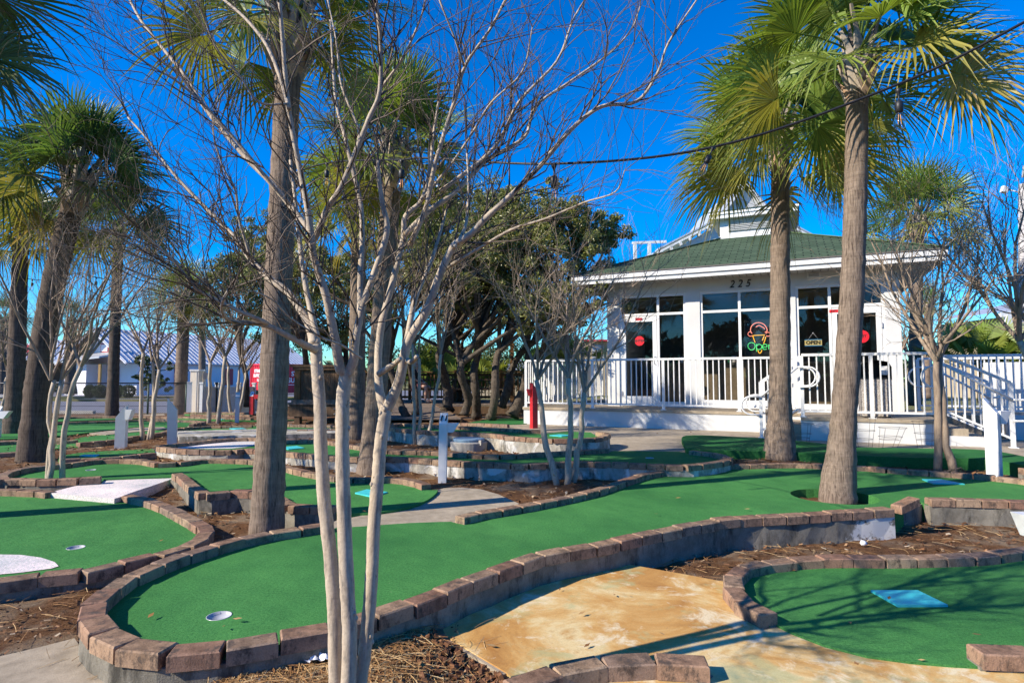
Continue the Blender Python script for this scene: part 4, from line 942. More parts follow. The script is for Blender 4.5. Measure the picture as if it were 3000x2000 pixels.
# background planting behind the boardwalk
r = random.Random(5); m = MB()
for k in range(70):
    px = r.uniform(1080, 1560); Y = r.uniform(24, 30); c = D(px, r.uniform(1010, 1130), Y); leaf_blob(m, r, c, r.uniform(.5, .9), 130, .14)
tag(m.build('background_shrubbery', T['shrub_leaf']), 'dark shrubbery filling the view behind the boardwalk', 'shrubbery', kind='stuff')
m = MB()
for k in range(420):
    px = r.uniform(-2600, 5600); Y = r.uniform(95, 130); c = D(px, r.uniform(1082, 1104), Y); leaf_blob(m, r, c, r.uniform(2.0, 3.5), 40, 1.5)
for k in range(300):  # unseen trees added behind the camera to darken the window reflections
    x = r.uniform(-70, 70); leaf_blob(m, r, Vector((x, -r.uniform(28, 40), r.uniform(.5, 6.5))), r.uniform(1.5, 2.6), 40, 1.2)
tag(m.build('treeline_with_unseen_trees', T['shrub_leaf']), 'low dark tree line on the horizon, with unseen trees added behind the camera', 'tree line', kind='stuff')
# ================================================================ WHITE PAVILION
TH = radians(25); E1 = Vector((cos(TH), -sin(TH), 0)); E2 = Vector((sin(TH), cos(TH), 0))
def LB(e, s, z): return E1 * e + E2 * s + Vector((0, 0, z))
SW, SD, ZD, ZG = 14.2, 12.8, .63, .23
BRZ = -TH
def wall_px(px, py, s=SW):                       # pixel on the plane e2 = s -> (e1, z)
    x, y, w = ray(px, py); d = Vector((x, y, w)); t = s / d.dot(E2); return d.dot(E1) * t, CZ + w * t
def E(px, s=SW): return wall_px(px, 1000, s)[0]
def Zp(px, py, s=SW): return wall_px(px, py, s)[1]
def lbox(m, e0, e1, s0, s1, z0, z1): m.box(LB((e0 + e1) / 2, (s0 + s1) / 2, (z0 + z1) / 2), (abs(e1 - e0), abs(s1 - s0), abs(z1 - z0)), rz=BRZ)
WL, WR = -4.05, 2.04; DEP = 6.1; ZS = 3.56
pav = thing('pavilion', 'white building with a green hip roof, louvred cupola and the number 225', 'building', LB(-1, 17, ZG))
ztop = Zp(2110, 851)
U = [(E(1814), E(2010)), (E(2052), E(2300)), (E(2334), E(2596))]
m = MB()
zs = ZS - .002
edges = [WL] + [v for u in U for v in u] + [WR]
for i in range(0, len(edges), 2): lbox(m, edges[i], edges[i + 1], SW, SW + .2, ZD - .1, ztop)
lbox(m, WL, WR, SW, SW + .2, ztop, zs)
lbox(m, WL, WL + .2, SW + .2, SW + DEP, ZD - .1, zs); lbox(m, WR - .2, WR, SW + .2, SW + DEP, ZD - .1, zs); lbox(m, WL + .2, WR - .2, SW + DEP - .2, SW + DEP, ZD - .1, zs)
m.build('wall', T['stucco'], pav)
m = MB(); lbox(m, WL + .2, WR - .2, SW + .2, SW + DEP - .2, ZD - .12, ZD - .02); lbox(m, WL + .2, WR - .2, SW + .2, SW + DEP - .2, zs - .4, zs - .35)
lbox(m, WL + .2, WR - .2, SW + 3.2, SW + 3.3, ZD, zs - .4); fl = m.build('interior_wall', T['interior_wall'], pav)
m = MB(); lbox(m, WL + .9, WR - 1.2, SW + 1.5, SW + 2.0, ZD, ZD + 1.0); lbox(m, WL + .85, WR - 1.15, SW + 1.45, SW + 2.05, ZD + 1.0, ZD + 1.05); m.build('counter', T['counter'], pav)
for (e, mt) in ((E(2135), 'green_cup'), (E(2150), 'paper'), (E(2168), 'red_cup'), (E(1982), 'green_cup'), (E(1996), 'paper')):
    m = MB(); m.lathe(LB(e * 1.11, SW + 1.6, ZD + 1.05), [(.05, 0), (.062, .17), (.055, .17), (.045, .02)], 12); tag(m.build('cup', T[mt]), {'green_cup': 'green cup on the counter behind the window', 'paper': 'white cup on the counter behind the window', 'red_cup': 'red cup on the counter beside the white one'}[mt] + (' of the entry door side' if e < E(2050) else ' of the middle bay'), 'cup', 'cups on the counter')
FR = .055
def window(name, e0, e1, z0, z1, extra_e=(), extra_z=()):
    m = MB(); s0, s1 = SW + .03, SW + .11; g = .0
    for a in (e0, e1): 
        c = a + (FR / 2 if a == e0 else -FR / 2); lbox(m, c - FR / 2, c + FR / 2, s0, s1, z0, z1)
    for z in (z0, z1): 
        c = z + (FR / 2 if z == z0 else -FR / 2); lbox(m, e0 + FR, e1 - FR, s0, s1, c - FR / 2, c + FR / 2)
    for a in extra_e: lbox(m, a - FR / 2, a + FR / 2, s0, s1, z0 + FR, z1 - FR)
    xs = [e0 + FR] + [v for a in extra_e for v in (a - FR / 2, a + FR / 2)] + [e1 - FR]
    for z in extra_z:
        for i in range(0, len(xs), 2): lbox(m, xs[i], xs[i + 1], s0, s1, z - FR / 2, z + FR / 2)
    f = m.build('window', T['trim_white'], pav); zz = [z0 + FR] + [v for z in extra_z for v in (z - FR / 2, z + FR / 2)] + [z1 - FR]
    for i in range(0, len(xs), 2):
        for j in range(0, len(zz), 2):
            p = MB(); p.add([LB(xs[i], SW + .07, zz[j]), LB(xs[i + 1], SW + .07, zz[j]), LB(xs[i + 1], SW + .07, zz[j + 1]), LB(xs[i], SW + .07, zz[j + 1])], [(0, 1, 2, 3)]); p.build('pane', T['window_glass'], f)
    return f
zbar = Zp(2110, 911); zlow = ZD + .12
def sill(e0, e1):
    m = MB(); lbox(m, e0, e1, SW + .01, SW + .2, ZD - .06, zlow - .002); m.build('sill', T['trim_white'], pav)
window('window', U[1][0], U[1][1], zlow, ztop, [E(2168)], [zbar]); sill(*U[1])
def door(e0, e1, ed0, ed1, hinge_right, label):
    # frame around a sidelight and a glazed leaf
    m = MB(); s0, s1 = SW + .03, SW + .11
    for a, b_ in ((e0, e0 + FR), (e1 - FR, e1)): lbox(m, a, b_, s0, s1, ZD, ztop)
    lbox(m, e0 + FR, e1 - FR, s0, s1, ztop - FR, ztop); mid = ed1 if abs(ed0 - e0) < .2 else ed0
    lbox(m, mid - FR / 2, mid + FR / 2, s0, s1, ZD, ztop - FR)
    for a, b_ in ((e0 + FR, mid - FR / 2), (mid + FR / 2, e1 - FR)): lbox(m, a, b_, s0, s1, zbar - FR / 2, zbar + FR / 2)
    f = m.build('door_frame', T['trim_white'], pav)
    la, lb = (e0 + FR, mid - FR / 2) if abs(ed0 - e0) < .2 else (mid + FR / 2, e1 - FR); sa, sb = (mid + FR / 2, e1 - FR) if abs(ed0 - e0) < .2 else (e0 + FR, mid - FR / 2)
    def pane(a, b_, z0, z1, par): p = MB(); p.add([LB(a, SW + .068, z0), LB(b_, SW + .068, z0), LB(b_, SW + .068, z1), LB(a, SW + .068, z1)], [(0, 1, 2, 3)]); p.build('pane', T['window_glass'], par)
    pane(la, lb, zbar + FR / 2, ztop - FR, f); pane(sa, sb, zbar + FR / 2, ztop - FR, f); pane(sa, sb, zlow, zbar - FR / 2, f)
    m = MB(); lbox(m, sa, sb, s0, s1, ZD, zlow); m.build('sill', T['trim_white'], f)
    zt = zbar - FR / 2 - .012; w = .095; m = MB(); a, b_ = la + .008, lb - .008; q0, q1 = SW + .02, SW + .07
    lbox(m, a, a + w, q0, q1, ZD + .01, zt); lbox(m, b_ - w, b_, q0, q1, ZD + .01, zt); lbox(m, a + w, b_ - w, q0, q1, zt - .13, zt); lbox(m, a + w, b_ - w, q0, q1, ZD + .01, ZD + .24)
    d = m.build('door', T['trim_white'], pav); pane(a + w, b_ - w, ZD + .24, zt - .13, d)
    h = MB(); he = (b_ - w / 2) if not hinge_right else (a + w / 2); h.tube([LB(he, q0 - .0, ZD + 1.0), LB(he, q0 - .06, ZD + 1.0), LB(he, q0 - .06, ZD + 1.18), LB(he, q0, ZD + 1.18)], .011, 6); h.build('handle', T['grey_metal'], d)
    h = MB(); g = (a - .004) if not hinge_right else (b_ + .004)
    for z in (ZD + .3, ZD + 1.75): h.box(LB(g, q0 - .008, z), (.022, .03, .11), rz=BRZ)
    h.build('hinge', T['grey_metal'], d)
    return d, a + w, b_ - w, zt
d1, ga, gb, zt1 = door(U[0][0], U[0][1], U[0][0], E(1928), False, '')
d2, ha, hb, zt2 = door(U[2][0], U[2][1], E(2434), U[2][1], True, '')
def tf(e, s, z): return frame_m(LB(e, s, z), E1, (0, 0, 1))
def sticker(c_e, z, word, thingname, label, r_=.115):
    p = MB(); n = 28; p.lathe((0, 0, 0), [(r_, -.002), (r_, .002)], n, smooth=False)
    M = frame_m(LB(c_e, SW + .058, z), E1, (0, 0, 1)); p.v = [tuple(M @ Vector(v)) for v in p.v]
    o = p.build(thingname, T['sign_red']); tag(o, label, 'door sign'); text_obj('lettering', word, .085, T['sign_black'], o, frame_m(LB(c_e, SW + .053, z), E1, (0, 0, 1)), .001, bold=.002, sx=.95)
sticker((ga + gb) / 2, Zp(1872, 998), 'ENTER', 'door_sign', 'round red door sticker lettered ENTER')
sticker(E(2530) - .02, Zp(2525, 985), 'EXIT', 'door_sign', 'round red door sticker lettered EXIT', .13)
for e, word, z, lab in (((ga + gb) / 2, 'ENTER', zt1 - .065, 'small red strip lettered ENTER above the entry door glass'), (E(2446), 'EXIT', zt2 - .065, 'small red strip lettered EXIT above the exit door glass')):
    p = MB(); lbox(p, e - .085, e + .085, SW + .014, SW + .019, z - .03, z + .03); o = p.build('door_sign', T['sign_red']); tag(o, lab, 'door sign')
    text_obj('lettering', word, .058, T['sign_black'], o, tf(e, SW + .012, z), .001, bold=.001)
# OPEN card on strings
eo, zo = E(2383), Zp(2383, 1003); p = MB(); lbox(p, eo - .165, eo + .165, SW + .085, SW + .089, zo - .062, zo + .062)
o = tag(p.build('open_sign', T['sign_yellow']), 'yellow card lettered OPEN hanging inside the glass', 'open sign')
p = MB()
for z in (zo + .066, zo - .066): lbox(p, eo - .165, eo + .165, SW + .084, SW + .090, z - .010, z + .010)
p.build('border', T['sign_blue'], o); p = MB(); top_ = LB(eo, SW + .088, zo + .21)
for q in (-.1, .1): p.tube([LB(eo + q, SW + .088, zo + .07), top_], .002, 4)
p.lathe(top_, [(.001, -.012), (.016, 0), (.001, .012)], 8); p.build('hanger', T['letter_white'], o)
text_obj('lettering', 'OPEN', .105, T['sign_black'], o, tf(eo, SW + .082, zo), .001, bold=.004, sx=1.02)
# neon cone
root = thing('neon_sign', 'neon ice cream cone sign lettered Open in the window', 'neon sign', LB(E(2225), SW + .2, Zp(2225, 990)))
def NP(px, py): e, z = wall_px(px, py, SW + .2); return LB(e, SW + .2, z)
def npath(name, paths, mat, w=.0085):
    m = MB()
    for q in paths: m.tube([NP(a, b_) for a, b_ in catmull_px(q, 5)], w, 6)
    m.build(name, T[mat], root)
Z3 = lambda L: [(1700 + a / 3.92, 750 + b_ / 3.92) for a, b_ in L]
npath('scoop', [Z3([(1960, 880), (1955, 840), (1970, 800), (2010, 770), (2060, 765), (2110, 785), (2140, 825), (2145, 860), (2120, 875)]), Z3([(2015, 815), (2040, 800), (2060, 798), (2090, 815), (2105, 822), (2118, 840)]),
               Z3([(1975, 890), (1955, 868), (1930, 880), (1928, 905), (1950, 920), (1975, 915)]), Z3([(2130, 890), (2150, 875), (2180, 885), (2180, 910), (2160, 920), (2135, 915)])], 'neon_coral')
npath('cone', [Z3([(1980, 912), (2050, 908), (2120, 905)]), Z3([(1980, 915), (1995, 955), (2008, 992)]), Z3([(2132, 925), (2120, 965), (2106, 1005)]), Z3([(2112, 918), (2100, 945), (2092, 970)]), Z3([(2038, 1080), (2050, 1105), (2062, 1115), (2075, 1105), (2086, 1078)])], 'neon_amber')
npath('lettering', [Z3([(1965, 992), (1935, 1005), (1925, 1035), (1940, 1065), (1968, 1078), (1996, 1065), (2008, 1035), (1998, 1005), (1968, 992)]),
                    Z3([(2025, 1010), (2024, 1050), (2024, 1095)]), Z3([(2026, 1030), (2050, 1012), (2078, 1022), (2085, 1045), (2070, 1068), (2045, 1072), (2026, 1060)]),
                    Z3([(2098, 1045), (2140, 1042), (2142, 1020), (2120, 1010), (2098, 1022), (2094, 1048), (2108, 1070), (2140, 1068)]), Z3([(2165, 1070), (2165, 1015)]), Z3([(2165, 1030), (2185, 1012), (2205, 1025), (2208, 1070)])], 'neon_green', .0075)
p = MB(); a, z = wall_px(2225, 985, SW + .25); p.box(LB(a, SW + .25, z), (.62, .015, .85), rz=BRZ); p.build('backing', T['black'], root)
# number 225
e, z = wall_px(2167, 832); o = thing('house_number', 'black raised house number 225 under the eave', 'house number', LB(e, SW, z))
text_obj('digits', '2 2 5', .235, T['sign_black'], o, tf(e, SW - .012, z), .008, shear=.28, sx=.92)
# soffit, fascia, roof
OV = .58; m = MB(); e0, e1, s0, s1 = WL - .67, WR + .67, SW - OV, SW + DEP + .6
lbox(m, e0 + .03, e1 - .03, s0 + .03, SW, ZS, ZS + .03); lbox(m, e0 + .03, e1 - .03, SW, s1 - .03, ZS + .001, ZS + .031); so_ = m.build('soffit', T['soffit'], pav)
m = MB(); q = e0 + .12
while q < e1: lbox(m, q - .006, q + .006, s0 + .04, SW - .002, ZS - .004, ZS + .001); q += .145
m.build('soffit_groove', T['interior_wall'], so_)
m = MB()
lbox(m, e0, e1, s0, s0 + .028, ZS - .025, ZS + .14); lbox(m, e0, e1, s1 - .028, s1, ZS - .025, ZS + .14); lbox(m, e0, e0 + .028, s0 + .028, s1 - .028, ZS - .025, ZS + .14); lbox(m, e1 - .028, e1, s0 + .028, s1 - .028, ZS - .025, ZS + .14)
lbox(m, e0 - .035, e1 + .035, s0 - .04, s0, ZS + .07, ZS + .195); lbox(m, e0 - .035, e0, s0, s1, ZS + .07, ZS + .195); lbox(m, e1, e1 + .035, s0, s1, ZS + .07, ZS + .195)
m.build('fascia', T['trim_white'], pav)
def roof_mesh(name, faces, mat, par, up=(0, 0, 1)):
    me = bpy.data.meshes.new(name); vs = []; fs = []
    for f in faces: fs.append(tuple(range(len(vs), len(vs) + len(f)))); vs += [tuple(v) for v in f]
    me.from_pydata(vs, [], fs); uv = me.uv_layers.new(name='roof')
    for pl in me.polygons:
        n = pl.normal; h = Vector((0, 0, 1)).cross(n); h = h.normalized() if h.length > 1e-4 else Vector((1, 0, 0)); k = n.cross(h)
        for li in pl.loop_indices:
            v = me.vertices[me.loops[li].vertex_index].co; uv.data[li].uv = (v.dot(h), v.dot(k))
    me.materials.append(T[mat]); o = bpy.data.objects.new(name, me); COL.objects.link(o); o.parent = par
    if par.type == 'EMPTY': o.matrix_parent_inverse = Matrix.LocRotScale(par.location, par.rotation_euler, None).inverted()
    return o
def hip(e0, e1, s0, s1, z, ce, cs, ch, zt):
    A = [LB(e0, s0, z), LB(e1, s0, z), LB(e1, s1, z), LB(e0, s1, z)]; B = [LB(ce - ch, cs - ch, zt), LB(ce + ch, cs - ch, zt), LB(ce + ch, cs + ch, zt), LB(ce - ch, cs + ch, zt)]
    return [[A[i], A[(i + 1) % 4], B[(i + 1) % 4], B[i]] for i in range(4)]
cs = SW + DEP / 2; ce = (E(2116, 16.4) + E(2319, 16.4)) / 2; ch = (E(2319, 16.4) - E(2116, 16.4)) / 2
zr = Zp(2200, 690, cs - ch) - .02
rf = roof_mesh('roof', hip(e0 - .05, e1 + .05, s0 - .06, s1 + .05, ZS + .20, ce, cs, ch + .02, zr), 'shingles', pav)
m = MB(); A = hip(e0 - .05, e1 + .05, s0 - .06, s1 + .05, ZS + .20, ce, cs, ch + .02, zr)
for f in A: m.bar(f[0] + Vector((0, 0, .012)), f[3] + Vector((0, 0, .012)), .16, .022)
simple('ridge_green', (.085, .14, .060), .95, var=.25, scale=30, bmp=.3); m.build('ridge_cap', T['ridge_green'], rf)
m = MB(); q = .004; lbox(m, e0 - .05, e1 + .05, s0 - .06, s0 - .045, ZS + .175, ZS + .2); m.build('drip_edge', T['interior_wall'], rf)
zc0, zc1 = zr - .1, Zp(2200, 628, cs - ch - .3); m = MB(); lbox(m, ce - ch, ce + ch, cs - ch, cs + ch, zc0, zc1); cu = m.build('cupola', T['trim_white'], pav)
l0, l1 = E(2142, cs - ch), E(2290, cs - ch); z0, z1 = Zp(2200, 674, cs - ch), Zp(2200, 636, cs - ch)
m = MB(); lbox(m, l0, l1, cs - ch - .012, cs - ch - .002, z0, z1); lv = m.build('louvre', T['interior_wall'], cu); m = MB(); n = 8
for i in range(n): zz = z0 + (z1 - z0) * (i + .5) / n; m.box(LB((l0 + l1) / 2, cs - ch - .035, zz), (l1 - l0, .05, .012), M=Euler((radians(35), 0, 0)).to_matrix() if False else (Matrix.Rotation(BRZ, 3, 'Z') @ Matrix.Rotation(radians(-35), 3, 'X')))
m.build('slats', T['trim_white'], lv)
oc = .22; m = MB(); lbox(m, ce - ch - oc, ce + ch + oc, cs - ch - oc, cs + ch + oc, zc1, zc1 + .10); lbox(m, ce - ch - oc - .03, ce + ch + oc + .03, cs - ch - oc - .03, cs + ch + oc + .03, zc1 + .10, zc1 + .17); m.build('cupola_fascia', T['trim_white'], cu)
roof_mesh('cupola_roof', hip(ce - ch - oc - .05, ce + ch + oc + .05, cs - ch - oc - .05, cs + ch + oc + .05, zc1 + .172, ce, cs, .01, zc1 + .17 + (ch + oc) * .30), 'shingles', cu)
# soffit lamps
for px, py in ((1968, 822), (2384, 806)):
    e, z = wall_px(px, py); p = MB(); lbox(p, e - .13, e + .13, SW - .05, SW, z - .05, z + .06); o = p.build('wall_lamp', T['trim_white']); tag(o, 'pale box lamp on the wall above the %s bay' % ('left' if px < 2000 else 'exit door'), 'wall lamp', 'lamps under the eave')
    p = MB(); lbox(p, e - .10, e + .10, SW - .075, SW - .05, z - .04, z + .03); p.build('lens', T['grey_metal'], o)
# ---------------------------------------------------------------- raised porch
ZR = ZD + 1.07; EL_ = E(1533, SD); ER = 2.2; SF = 11.52; ES = .14
por = thing('raised_porch', 'white rendered porch slab with steps in front of the building', 'porch', LB(-2, SD, ZG))
m = MB(); lbox(m, EL_, WR + .1, SD + .02, SW + .2, ZG - .2, ZD - .06); lbox(m, ES, ER - .02, SF + .02, SD + .02, ZG - .2, ZD - .06); lbox(m, EL_ , WL - .02, SW + .2, SW + 5, ZG - .2, ZD - .06); m.build('base', T['stucco'], por)
m = MB(); lbox(m, EL_ - .02, WR + .12, SD, SW, ZD - .06, ZD); lbox(m, ES, ER, SF, SD, ZD - .06, ZD); lbox(m, EL_ - .02, WL, SW, SW + 5, ZD - .06, ZD); m.build('floor', T['concrete'], por)
m = MB(); lbox(m, ES - .30, ES - .002, SF + .05, SD, ZG - .1, ZG + .27); lbox(m, ES - .60, ES - .30, SF + .05, SD, ZG - .1, ZG + .135); m.build('steps', T['concrete'], por)
m = MB(); lbox(m, ER + .01, ER + .50, SF + .0, SF + .045, ZG - .2, ZG + .16); m.build('step_wall', T['stucco'], por)
m = MB(); lbox(m, ER, ER + .30, SF + .05, SD, ZG - .1, ZG + .27); lbox(m, ER + .3, ER + .6, SF + .05, SD, ZG - .1, ZG + .135); m.build('steps', T['concrete'], por)
def railing(label, pts, base, posts, spacing=.112, top=1.07, pw=.055, mat='white_paint', ends=True, bw=.021):
    """pts: (e,s,z) corners of a run; balusters between a top and a bottom rail"""
    a, b_ = LB(*pts[0]), LB(*pts[1]); root = thing('railing', label, 'railing', a, group='white metal railings')
    d = b_ - a; L = Vector((d.x, d.y, 0)).length; m = MB(); up = Vector((0, 0, 1))
    m.bar(a + up * top, b_ + up * top, .055, .045); m.build('top_rail', T[mat], root)
    m = MB(); m.bar(a + up * .10, b_ + up * .10, .035, .035); m.build('bottom_rail', T[mat], root)
    for t in posts:
        q = a.lerp(b_, t); m = MB(); m.box(q + up * (top / 2 - .015 + base / 2), (pw, pw, top + .03 - base - .022), rz=BRZ); m.box(q + up * (base + .004), (pw + .05, pw + .05, .012), rz=BRZ); m.build('post', T[mat], root)
    m = MB(); n = int(L / spacing)
    for i in range(1, n):
        t = i / n
        if any(abs(t - p) * L < .045 for p in posts): continue
        q = a.lerp(b_, t); m.box(q + up * ((top + .10) / 2), (bw, bw, top - .10 - .03), rz=BRZ)
    m.build('balusters', T[mat], root); return root
LD = ES - EL_ - .05
railing('long white railing along the front edge of the porch', [(EL_ + .05, SD + .05, ZD), (ES, SD + .05, ZD)], 0, [0, .28, .55, .81, 1.0])
railing('white railing along the left side of the porch', [(EL_ + .05, SD + .10, ZD), (EL_ + .05, SW + 4.9, ZD)], 0, [.3, .65, 1])
railing('white railing round the landing by the exit door', [(ES + .03, SF + .05, ZD), (ER - .03, SF + .05, ZD)], 0, [0, .52, 1.0])
def stair_rail(label, e0, z0, e1, z1, s, spacing=.11):
    a, b_ = LB(e0, s, z0), LB(e1, s, z1); root = thing('stair_rail', label, 'stair rail', a, group='white stair rails with looped grips'); up = Vector((0, 0, 1))
    m = MB(); m.bar(a + up * 1.0, b_ + up * 1.02, .05, .042); m.bar(a + up * .14, b_ + up * .14, .032, .032); m.build('rails', T['white_paint'], root)
    m = MB(); lo = a if z0 < z1 else b_; m.box(Vector((lo.x, lo.y, (ZG + lo.z + 1.0) / 2)), (.055, .055, lo.z + 1.0 - ZG), rz=BRZ); m.box(Vector((lo.x, lo.y, ZG + .012)), (.11, .11, .014), rz=BRZ); m.build('post', T['white_paint'], root)
    n = max(3, int(abs(e1 - e0) / spacing)); m = MB()
    for i in range(1, n): q = a.lerp(b_, i / n); m.box(q + up * .57, (.02, .02, .86), rz=BRZ)
    m.build('balusters', T['white_paint'], root)
    # looped grip tube
    dr = E1 * (1 if e1 > e0 else -1); lo, hi = (a, b_) if z0 < z1 else (b_, a); dl = (lo - hi); dl.z = 0; dl.normalize(); off = -E2 * .07
    def loop(c, d, h):
        r_ = h / 2; o = [c + off + up * h]
        for k in range(9): an = pi / 2 - pi * k / 8; o.append(c + off + d * (.16 + r_ * cos(an)) + up * (r_ + r_ * sin(an)))
        o.append(c + off); return o
    m = MB(); m.tube(loop(lo + up * .42, dl, .32), .016, 8); m.tube(loop(hi + up * .52, -dl, .34), .016, 8); m.tube([lo + off + up * .74, hi + off + up * .86], .019, 8); m.build('grip', T['white_paint'], root)
    return root
stair_rail('white stair rail with looped grips on the near side of the left steps', ES - .64, ZG + .0, ES - .03, ZD, SF + .05)
stair_rail('white stair rail on the far side of the left steps against the porch railing', ES - .64, ZG, ES - .05, ZD, SD - .06)
stair_rail('white stair rail on the near side of the right hand steps', ER + .85, ZG, ER + .03, ZD, SF + .05)
stair_rail('white stair rail on the far side of the right hand steps', ER + .85, ZG, ER + .03, ZD, SD - .06)
# ramp on the right
m = MB(); lbox(m, ER + 1.2, 9, SD + .3, SD + .5, ZG - .2, ZD + .02); o = m.build('ramp_wall', T['stucco']); tag(o, 'low white rendered wall carrying the ramp railing on the right', 'wall')
m = MB(); lbox(m, ER - .1, 9, SD + .5, SD + 2.2, ZG - .2, ZD); o = m.build('ramp', T['concrete']); o['kind'] = 'structure'
railing('white railing along the front of the ramp', [(ER + .2, SD + .4, ZD), (8.5, SD + .4, ZD)], 0, [0, .22, .45, .7, 1.0])
railing('white railing along the back of the ramp', [(ER + .2, SD + 2.1, ZD), (8.5, SD + 2.1, ZD)], 0, [0, .22, .45, .7, 1.0])
m = MB(); q = ER + 1.5
while q < 8: lbox(m, q, q + .125, SD + 2.9, SD + 2.92, ZG, ZD + 1.0 + .0); q += .132
lbox(m, ER + 1.5, 8, SD + 2.92, SD + 2.96, ZD + .8, ZD + .88); lbox(m, ER + 1.5, 8, SD + 2.92, SD + 2.96, ZD, ZD + .08); o = m.build('board_fence', T['white_paint']); tag(o, 'white vertical board fence behind the ramp railings', 'fence')
# litter bin at the door
c = LB(E(2557, 12.15), 12.15, ZD); root = thing('litter_bin', 'pebble sided litter bin with a black hood by the exit door', 'litter bin', c)
m = MB(); m.box(c + Vector((0, 0, .335)), (.46, .46, .63), rz=BRZ); m.build('body', T['aggregate'], root)
m = MB(); m.box(c + Vector((0, 0, .01)), (.40, .40, .02), rz=BRZ); m.build('foot', T['black'], root)
m = MB(); w = .235
for k in range(2):
    pr = [(-w, .65), (w, .65), (w, .86), (w * .8, .95), (0, .985), (-w * .8, .95), (-w, .86)]
    m.poly3([c + E1 * x + Vector((0, 0, z)) + E2 * ((-w) if k == 0 else w - .02) for x, z in pr], E2 * .02) if k else None
top_pts = [(-w, .65), (-w, .86), (-w * .8, .95), (0, .985), (w * .8, .95), (w, .86), (w, .65)]
for (x0, z0), (x1, z1) in zip(top_pts, top_pts[1:]): m.poly3([c + E1 * x0 + Vector((0, 0, z0)) - E2 * w, c + E1 * x1 + Vector((0, 0, z1)) - E2 * w, c + E1 * x1 + Vector((0, 0, z1)) + E2 * w, c + E1 * x0 + Vector((0, 0, z0)) + E2 * w], Vector((0, 0, -.012)))
m.box(c + Vector((0, 0, .665)), (.47, .47, .03), rz=BRZ); m.build('hood', T['black'], root)
m = MB(); m.box(c + E1 * .13 - E2 * .20 + Vector((0, 0, .80)), (.10, .02, .15), rz=BRZ); m.build('flap', T['cup_white'], root)
# tomato cages
def cage(label, c, r0, r1, h, tilt=0):
    root = thing('plant_cage', label, 'plant cage', c, group='wire plant cages by the porch'); m = MB(); c = Vector(c)
    for z, rr in ((.12, r0), (h * .55, (r0 + r1) / 2), (h, r1)):
        m.tube([c + Vector((rr * cos(2 * pi * k / 16) + tilt * z, rr * sin(2 * pi * k / 16), z)) for k in range(17)], .0028, 4)
    for k in range(4):
        an = k * pi / 2 + .5; m.tube([c + Vector((r0 * cos(an), r0 * sin(an), -.02)), c + Vector((r1 * cos(an) + tilt * h, r1 * sin(an), h))], .0028, 4)
    m.build('wire', T['dark_metal'], root)
cage('wire plant cage standing by the landing wall near the joined stems', P(2716, 1312, .24), .13, .19, .40)
cage('wire plant cage half behind the thick palm', P(2530, 1308, .24), .13, .20, .46)
cage('wire plant cage leaning between the other two cages', P(2600, 1310, .24), .13, .19, .30, tilt=.3)
cage('small wire plant cage beside the left steps', P(2348, 1304, .24), .12, .18, .34)
# ================================================================ HOUSE BEHIND THE PAVILION
hy = 30.0
def H(px, py, Y=hy): return D(px, py, Y)
hb = thing('beach_house', 'tall white gabled house behind the green roof with an open upper porch', 'house', H(2180, 1165))
ap = H(2180, 540); l1 = H(2095, 655); l2 = H(1925, 742); r1 = H(2265, 640); r2 = H(2400, 712); zb = H(2180, 1165).z
m = MB(); back = Vector((0, 7, 0))
m.poly3([Vector((l2.x + .5, hy, l2.z - .1)), Vector((l1.x, hy, l1.z - .1)), Vector((ap.x, hy, ap.z - .1)), Vector((r1.x, hy, r1.z - .1)), Vector((r2.x - .5, hy, r2.z - .1)), Vector((r2.x - .5, hy, l2.z - .9)), Vector((l2.x + .5, hy, l2.z - .75))], (0, .2, 0))
m.poly3([Vector((l2.x + 2.6, hy + 2.5, l2.z - .75)), Vector((r2.x - .5, hy + 2.5, l2.z - .75)), Vector((r2.x - .5, hy + 2.5, zb)), Vector((l2.x + 2.6, hy + 2.5, zb))], (0, .2, 0)); m.build('wall', T['stucco'], hb)
m = MB()
for a, c_ in ((l2, l1), (l1, ap), (ap, r1), (r1, r2)): m.bar(a + Vector((0, -.12, 0)), c_ + Vector((0, -.12, 0)), .10, .26, up=(0, 1, 0))
m.build('fascia', T['trim_white'], hb); m = MB()
for a, c_ in ((l2, l1), (l1, ap), (ap, r1), (r1, r2)):
    u = Vector((0, 0, .14)); m.poly3([a + u + Vector((0, -.17, 0)), c_ + u + Vector((0, -.17, 0)), c_ + u + back, a + u + back], (0, 0, .08))
m.build('roof', T['roof_metal'], hb); m = MB()
for t in (.06, .22, .38, .54, .70, .86): q = l2.lerp(l1, t) + Vector((0, -.2, -.16)); m.box(q, (.10, .35, .14), ry=-.35)
m.build('rafter_tail', T['trim_white'], hb)
for px in (1945, 1975, 2052): q = H(px, 760); m = MB(); m.box((q.x, hy + .1, (l2.z + zb) / 2 - .4), (.22, .2, l2.z - .9 - zb + .8)); m.build('post', T['trim_white'], hb)
m = MB(); lx = H(1852, 712, hy + .4); rx = H(1952, 708, hy + .4); m.bar(lx, rx, .12, .12); m.build('porch_rail', T['trim_white'], hb)
for px in (1860, 1902): q = H(px, 712, hy + .4); m = MB(); m.box((q.x, q.y, (q.z + zb) / 2), (.16, .16, q.z - zb)); m.build('rail_post', T['trim_white'], hb)
m = MB(); m.box(((l2.x + r2.x) / 2 + .4, hy + 2.3, l2.z - 4.2), (r2.x - l2.x - 1, 4.4, .3)); m.build('porch_floor', T['soffit'], hb)
